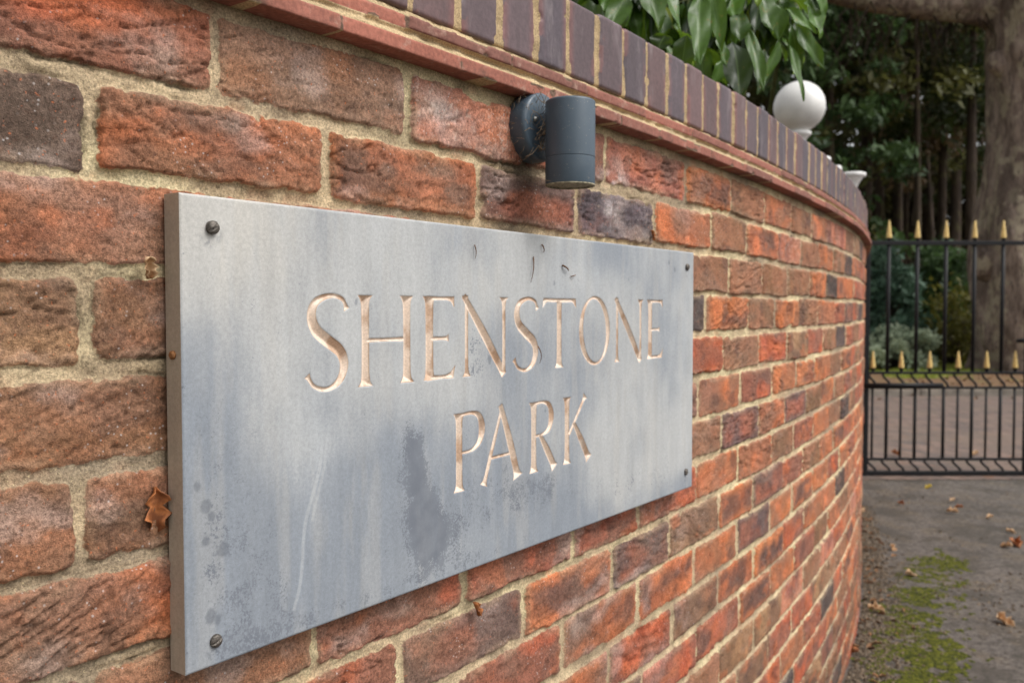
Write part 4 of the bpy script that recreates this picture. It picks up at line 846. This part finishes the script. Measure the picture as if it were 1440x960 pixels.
def laurel():
    root = empty('laurel_shrub', (0.55, 2.6, 0), 'glossy green laurel with drooping leaves hanging over the coping', 'shrub')
    V = []; Q = []; Cc = []; Ct = []; b = 0; r = random.Random(21)
    nx, ny = 12, 4
    def leaf(P, d, nrm, L, W, shade, curl):
        nonlocal b
        v, q = leaf_mesh(L, W, r.randint(0, 99), curl, False, nx, ny); M = frame(P, nrm, d)
        V.extend(tuple(M @ Vector(p)) for p in v); Q.extend(tuple(k + b for k in f) for f in q); b += len(v)
        Cc.extend([[shade] * 3] * len(v)); Ct.extend([abs(j) / ny for _ in range(nx + 1) for j in range(-ny, ny + 1)])
    # hand placed front leaves: base px, tip px, depth, width m, shade
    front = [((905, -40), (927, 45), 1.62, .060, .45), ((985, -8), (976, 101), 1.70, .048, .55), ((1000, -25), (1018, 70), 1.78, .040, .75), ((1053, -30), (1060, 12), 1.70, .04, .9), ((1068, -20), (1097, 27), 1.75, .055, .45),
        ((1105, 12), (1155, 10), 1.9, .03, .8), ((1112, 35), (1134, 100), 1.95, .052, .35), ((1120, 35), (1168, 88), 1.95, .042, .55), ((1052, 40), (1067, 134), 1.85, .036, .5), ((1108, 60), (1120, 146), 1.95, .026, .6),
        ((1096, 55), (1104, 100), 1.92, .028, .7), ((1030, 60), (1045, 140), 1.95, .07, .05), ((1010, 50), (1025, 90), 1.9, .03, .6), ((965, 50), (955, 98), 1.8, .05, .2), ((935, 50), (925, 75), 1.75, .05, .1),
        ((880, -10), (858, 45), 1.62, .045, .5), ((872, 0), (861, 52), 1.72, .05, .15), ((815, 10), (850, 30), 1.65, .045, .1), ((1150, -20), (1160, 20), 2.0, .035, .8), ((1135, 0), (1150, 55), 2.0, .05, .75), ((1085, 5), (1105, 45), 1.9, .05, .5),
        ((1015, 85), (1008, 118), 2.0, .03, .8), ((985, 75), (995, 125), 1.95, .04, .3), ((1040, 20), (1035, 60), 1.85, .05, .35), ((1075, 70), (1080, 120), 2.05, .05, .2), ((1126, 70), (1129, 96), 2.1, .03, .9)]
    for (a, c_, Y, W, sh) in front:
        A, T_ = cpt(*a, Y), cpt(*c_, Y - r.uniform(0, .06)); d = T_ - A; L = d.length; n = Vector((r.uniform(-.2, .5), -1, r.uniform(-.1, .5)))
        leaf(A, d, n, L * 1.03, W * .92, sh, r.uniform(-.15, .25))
    stems = bmesh.new(); tips = []
    base = Vector((0.75, 3.3, .0))
    # shoots: come up behind the wall and arch over towards the drive
    for i in range(56):
        px = r.uniform(835, 1135); py = r.uniform(-70, 70) if px > 930 else r.uniform(-60, 10); py = min(py, 70 - max(0, px - 1010) * .75); Y = 1.95 + (px - 850) / 300 * .45 + r.uniform(-.1, .35)
        P = cpt(px, py, Y); tips.append(P); mid = Vector((P.x + r.uniform(-.3, .1), P.y + .35, P.z + .05)); lo = Vector((.55 + r.uniform(-.15, .2), 2.75 + r.uniform(-.1, .3), .9))
        tube([base * .9 + Vector((0.0, .2, 0)), lo, mid, P], [.014, .011, .006, .003], 7, stems)
        for k in range(r.randint(11, 16)):
            t = r.random() ** .7; Bp = mid.lerp(P, .35 + .65 * t) + Vector((0, 0, r.uniform(-.01, .01)))
            a = r.uniform(0, 6.28); d = Vector((math.cos(a) * .55, math.sin(a) * .55 - .12, -r.uniform(.35, 1.1))); n = Vector((math.cos(a), math.sin(a) - .4, r.uniform(.2, .9)))
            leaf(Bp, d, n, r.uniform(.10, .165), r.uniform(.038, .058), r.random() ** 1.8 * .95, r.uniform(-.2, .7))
    # keep leaves off the coping: anything below the coping top must stay behind the wall
    Va = np.array(V); hs_ = np.interp(Va[:, 0], CX, SV)
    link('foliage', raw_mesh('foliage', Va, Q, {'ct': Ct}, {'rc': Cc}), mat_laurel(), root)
    bm_obj('branch', stems, mat_simple('laurel_stem', srgb(92, 98, 58), .7, .3, .3, 60), root)
laurel()

# ------------------------------------------------------------------ trees, shrubs, woodland
def leaf_cloud(clumps, per, size, seed, flat=.5, droop=0.):
    r = np.random.default_rng(seed); n = len(clumps) * per
    cen = np.repeat(np.array([c[:3] for c in clumps]), per, 0); rad = np.repeat(np.array([c[3] for c in clumps]), per)
    d = r.normal(size=(n, 3)); d /= np.linalg.norm(d, axis=1)[:, None]; rr = r.random(n) ** .45
    p = cen + d * (rad * rr)[:, None] * np.array([1, 1, flat])
    a = r.normal(size=(n, 3)); a /= np.linalg.norm(a, axis=1)[:, None]; bb = np.cross(a, r.normal(size=(n, 3))); bb /= np.linalg.norm(bb, axis=1)[:, None]
    s = size * r.uniform(.5, 1.4, n)[:, None]
    v = np.stack([p - a * s, p + bb * s * .45, p + a * s - np.array([0, 0, 1]) * droop * s, p - bb * s * .45], 1).reshape(-1, 3)
    q = np.arange(4 * n).reshape(-1, 4); cs = np.repeat(np.array([c[4] for c in clumps]), per) * .7 + r.random(n) * .3
    return v, q, np.repeat(cs, 4)[:, None].repeat(3, 1)
def mat_leaf(name, c1, c2, tr=.25):
    s = NT(name); c = s.mix(s.attr('rc', True), c1, c2); m = s.fin(c, .6, None, .3)
    t = s.n('ShaderNodeBsdfTranslucent'); s.put(t.inputs[0], c2); mx = s.n('ShaderNodeMixShader'); mx.inputs[0].default_value = tr
    s.t.links.new(s.b.outputs[0], mx.inputs[1]); s.t.links.new(t.outputs[0], mx.inputs[2]); s.t.links.new(mx.outputs[0], s.out.inputs[0]); return m
def mat_bark(name, c1, c2, c3, sc=1.):
    s = NT(name); n = s.noise(5 * sc, 6, .65, stretch=(1, 1, .25)); c = s.mix(s.mr(n, .38, .62), c1, c2); c = s.mix(s.mr(s.noise(2.2 * sc, 4, .6), .50, .60, 0, .8), c, c3); c = s.mix(s.mr(s.noise(1.1 * sc, 6, .75, stretch=(1, 1, .4)), .52, .6, 0, .6), c, srgb(82, 70, 62))
    nn = s.noise(11 * sc, 5, .7, stretch=(1, 1, .2)); c = s.mix(s.mr(nn, .56, .66, 0, .75), c, srgb(62, 52, 48))
    return s.fin(c, .9, s.bump(s.math('ADD', nn, s.noise(3 * sc, 5, .6, stretch=(1, 1, .3))), 1., .12), .2)
M_BARK = mat_bark('old_cedar_bark', srgb(164, 146, 132), srgb(118, 102, 92), srgb(178, 166, 142), 1.6); M_DBARK = mat_bark('dark_conifer_bark', srgb(70, 58, 48), srgb(52, 44, 38), srgb(78, 72, 50))
def trunk_mesh(pts, rads, seed, n=28, amp=.12, sub=10):
    """knotted trunk: rings with lobes and noise"""
    P = cat([(*p, rr) for p, rr in zip(pts, rads)], sub); m = len(P); C3 = P[:, :3]; Rr = P[:, 3]; a = np.linspace(0, 2 * np.pi, n + 1)
    t = np.gradient(C3, axis=0); t /= np.linalg.norm(t, axis=1)[:, None]; up = np.array([.3, .9, .2]); x = np.cross(t, up); x /= np.linalg.norm(x, axis=1)[:, None]; y = np.cross(t, x)
    L = np.arange(m)[:, None] / m * 6 + 0 * a[None]; A = a[None] + 0 * L
    k = 1 + amp * (np.sin(A * 3 + seed + L * .5) * .35 + np.sin(A * 5 + seed * 2 + L) * .25) + amp * 2.2 * (fbm(np.cos(A) * 2 + seed, L * 1.6 + np.sin(A) * 2, seed, 4) - .5)
    co = C3[:, None] + (x[:, None] * np.cos(A)[..., None] + y[:, None] * np.sin(A)[..., None]) * (Rr[:, None] * k)[..., None]
    return grid_mesh('trunk', co)
def big_tree():
    root = empty('cedar_tree', (9.55, 16.6, 0), 'huge old tree with thick knotted grey brown trunk behind the gate', 'tree')
    Yt = 16.6; K = Yt / 1259.2
    def q(px, py, y=Yt): return ((px - 720) * K, y, EYE + (433.3 - py) * K)
    link('trunk', trunk_mesh([q(1455, 545), q(1452, 505), q(1447, 430), q(1447, 350), q(1452, 250), q(1456, 150), q(1452, 60), q(1440, -60), q(1430, -250), q(1425, -420)], [1.25, 1.04, .98, .98, .9, .88, .92, .80, .62, .4], 3, 120, .15, 22), M_BARK, root)
    link('limb', trunk_mesh([q(1432, 45), q(1390, 22), q(1340, 14), q(1280, 9), q(1215, 2), q(1140, -4, 16.2), q(1040, -30, 15.6), q(950, -80, 15)], [.44, .36, .31, .27, .25, .22, .17, .08], 5, 40, .12), M_BARK, root)
    link('limb', trunk_mesh([q(1440, -40), q(1500, -90), q(1600, -120)], [.5, .35, .2], 6, 32, .1), M_BARK, root)
    # burrs and a torn stub on the trunk
    for px, py, r, y in ((1388, 95, .20, 16.3), (1425, 222, .2, 15.82), (1380, 372, .28, 16.45)):
        bm = bmesh.new(); bmesh.ops.create_icosphere(bm, subdivisions=3, radius=r, matrix=Matrix.Translation(q(px, py, y)) @ Matrix.Diagonal((1, .7, 1.3, 1)))
        for v in bm.verts: 
            n_ = float(fbm(np.array([v.co.x * 5]), np.array([v.co.z * 5 + v.co.y]), 9, 3)[0]) - .5; v.co += (v.co - Vector(q(px, py, y))) * n_ * .8
        for f in bm.faces: f.smooth = True
        bm_obj('burr', bm, M_BARK, root)
    cl = []; r = random.Random(2)
    for i in range(90): cl.append(((r.uniform(1120, 1520) - 720) * K, r.uniform(13.5, 20), EYE + (433 + r.uniform(60, 420)) * K, r.uniform(.5, 1.2), r.random()))
    v, qd, cs = leaf_cloud(cl, 90, .12, 4, .4); link('crown', raw_mesh('crown', v, qd, None, {'rc': cs}, False), mat_leaf('cedar_needles', srgb(30, 38, 22), srgb(66, 78, 38)), root)
    # bare hanging twigs under the limb
    bm = bmesh.new()
    for i in range(60):
        p = Vector(q(r.uniform(1160, 1375), r.uniform(10, 30), r.uniform(16.3, 17.5))); pts = [p]
        for k in range(4): p = p + Vector((r.uniform(-.2, .2), r.uniform(-.1, .1), r.uniform(-.35, -.1))); pts.append(p)
        tube(pts, [.018, .014, .01, .007, .004], 5, bm)
    bm_obj('twigs', bm, M_DBARK, root)
big_tree()
M_L = [mat_leaf('dark_yew', srgb(28, 36, 20), srgb(66, 78, 38)), mat_leaf('olive_pine', srgb(48, 50, 26), srgb(98, 98, 52)), mat_leaf('holly', srgb(30, 48, 26), srgb(76, 100, 56)), mat_leaf('brown_twiggy', srgb(72, 58, 42), srgb(122, 102, 76))]
def wood_tree(px, Y, tr, zb, zt, wid, ncl, m, label, seed, leaf=.13, per=70):
    K = Y / 1259.2; x = (px - 720) * K; r = random.Random(seed)
    root = empty('woodland_tree', (x, Y, 0), label, 'tree', 'trees of the wood beyond the gate')
    lean = r.uniform(-.4, .4)
    link('trunk', trunk_mesh([(x, Y, -.05), (x + lean * .1, Y, 2), (x + lean * .3, Y, 5), (x + lean * .6, Y, zt * .6), (x + lean, Y, zt * .96)], [tr * 1.3, tr, tr * .9, tr * .6, tr * .1], seed, 14, .08, 5), M_DBARK, root)
    cl = []
    for i in range(ncl):
        t = r.random() ** .8; z = zb + (zt - zb) * t; rr = wid * (1 - .55 * t) * r.random() ** .5; a = r.uniform(0, 6.28); cl.append((x + rr * math.cos(a), Y + rr * math.sin(a), z, r.uniform(.4, .95), r.random()))
    v, q, cs = leaf_cloud(cl, per, leaf, seed, .45, .3); link('crown', raw_mesh('crown', v, q, None, {'rc': cs}, False), M_L[m], root)
TR = [(850, 30, .22, 3, 14, 3.2, 70, 1, 'airy olive tree showing beside the left leaves of the laurel', 1), (925, 27, .25, 2, 14, 3.4, 90, 0, 'dark tree directly behind the laurel', 2), (1010, 30, .25, 2, 15, 3.6, 100, 0, 'dark dense tree behind the laurel tips', 3),
    (1085, 26, .22, 1.5, 13, 3.0, 100, 1, 'olive tree right behind the white ball lamp', 4), (1160, 24, .18, 2.5, 10, 2.6, 90, 2, 'green leafed tree between the ball lamp and the gate', 5), (1212, 27, .2, 5.8, 15, 3.0, 90, 0, 'dark tree above the end of the coping', 6),
    (1262, 29, .16, 5.4, 15, 2.6, 70, 3, 'brown twiggy tree with slim trunk over the first gate bars', 7), (1290, 24, .10, 6.2, 13, 2.2, 60, 1, 'slim pine whose trunk stands above the second tall gate bar', 8), (1322, 27, .14, 5.6, 15, 2.6, 80, 0, 'dark slim tree above the third tall gate bar', 9),
    (1340, 31, .2, 5.8, 16, 3.0, 80, 1, 'olive pine standing deeper in the wood left of the big trunk', 10), (1362, 25, .15, 6.0, 14, 2.4, 80, 0, 'dark conifer trunk nearest the left of the big trunk', 11), (1420, 33, .2, 3, 15, 3.4, 90, 0, 'dark tree hidden mostly behind the big trunk', 12), (1306, 36, .2, 6.5, 17, 3.4, 90, 3, 'brownish thin tree far back between two slim trunks', 13), (1238, 34, .2, 5.5, 16, 3.4, 90, 1, 'tall olive tree far back over the gate hinge side', 14)]
for t in TR: wood_tree(*t[:8], t[8], t[9])
def woodland():
    r = random.Random(77); cl = []
    for i in range(1500): cl.append((r.uniform(-2, 34), r.uniform(38, 46), (r.uniform(0, 17.5) if i % 2 else r.uniform(0, 8.5)), r.uniform(.8, 1.7), r.random()))
    v, q, cs = leaf_cloud(cl, 46, .3, 5, .6); tag(link('woodland', raw_mesh('woodland', v, q, None, {'rc': cs}, False), mat_leaf('far_wood', srgb(40, 40, 24), srgb(88, 84, 50))), 'dark distant wood filling the background beyond the gate', 'woodland', None, 'stuff')
    bm = bmesh.new()
    for i in range(60):
        x, y = r.uniform(8, 26), r.uniform(30, 40); h = r.uniform(7, 12); tube([(x, y, 0), (x + r.uniform(-.2, .2), y, h * .5), (x + r.uniform(-.4, .4), y, h)], [.13, .1, .05], 6, bm)
    tag(bm_obj('distant_trunks', bm, M_DBARK), 'many thin dark trunks deep in the wood', 'tree trunks', None, 'stuff')
woodland()
def shrub(name, px0, px1, py0, py1, Y, m, label, seed, ncl=40, per=60, leaf=.09, rad=.35, group=None):
    K = Y / 1259.2; r = random.Random(seed); cl = []; x0, x1 = (px0 - 720) * K, (px1 - 720) * K; z1 = EYE + (433.3 - py0) * K; z0 = max(.05, EYE + (433.3 - py1) * K)
    root = empty(name, ((x0 + x1) / 2, Y, 0.05), label, 'shrub', group); bm = bmesh.new()
    for i in range(ncl):
        t = r.uniform(-1, 1); zt = z0 + (z1 - z0) * math.sqrt(max(0, 1 - t * t * .8)) * r.uniform(.15, 1); c = ((x0 + x1) / 2 + t * (x1 - x0) / 2, Y + r.uniform(-.6, .6), zt); cl.append((*c, rad * r.uniform(.6, 1.2), r.random()))
        tube([((x0 + x1) / 2 + r.uniform(-.2, .2), Y, 0.03), (c[0], c[1], c[2] * .9)], [.02, .008], 5, bm)
    v, q, cs = leaf_cloud(cl, per, leaf, seed, .8); link('foliage', raw_mesh('foliage', v, q, None, {'rc': cs}, False), m, root); bm_obj('stems', bm, M_DBARK, root)
shrub('rhododendron', 1180, 1290, 352, 520, 19, mat_leaf('rhododendron_leaf', srgb(28, 48, 38), srgb(88, 116, 94)), 'blue green shrub behind the hinge side of the gate', 1, 70, 70, .10, .4)
shrub('holly_bush', 1285, 1372, 350, 470, 20, M_L[2], 'dark green holly between blue green shrub and big trunk', 2, 60, 70, .09, .4)
shrub('variegated_shrub', 1205, 1306, 462, 522, 17, mat_leaf('variegated_leaf', srgb(80, 100, 76), srgb(176, 186, 158)), 'low pale cream and green shrub behind the lower gold tips', 3, 60, 80, .06, .22)
shrub('yellow_bush', 1308, 1372, 400, 515, 18.5, mat_leaf('yellow_green_leaf', srgb(58, 58, 26), srgb(116, 112, 46)), 'sparse yellow green bush beside the base of the big trunk', 4, 46, 34, .07, .4)
shrub('bramble', 1225, 1330, 455, 500, 21, M_L[3], 'brown bramble thicket in the gap above the pale shrub', 5, 40, 40, .08, .4)
def grass():
    r = np.random.default_rng(6); n = 26000; x = r.uniform(5, 13, n); y = r.uniform(14.6, 19.5, n); k = fbm(x * 1.2, y * 1.2, 3, 3) + (y > 15.9) * .12 > .52; x, y = x[k], y[k]; n = len(x)
    h = r.uniform(.03, .09, n); a = r.uniform(0, 6.28, n); w_ = .008; dx, dy = np.cos(a) * w_, np.sin(a) * w_; z = np.full(n, .055)
    v = np.stack([np.stack([x - dx, y - dy, z], 1), np.stack([x + dx, y + dy, z], 1), np.stack([x + r.normal(0, .02, n), y + r.normal(0, .02, n), z + h], 1)], 1).reshape(-1, 3)
    tag(link('grass', raw_mesh('grass', v, np.arange(3 * n).reshape(-1, 3), None, {'rc': np.repeat(r.random(n), 3)[:, None].repeat(3, 1)}, False), mat_leaf('verge_grass', srgb(92, 112, 36), srgb(160, 172, 72))), 'bright short grass on the verge in front of the shrubs', 'grass', None, 'stuff')
grass()
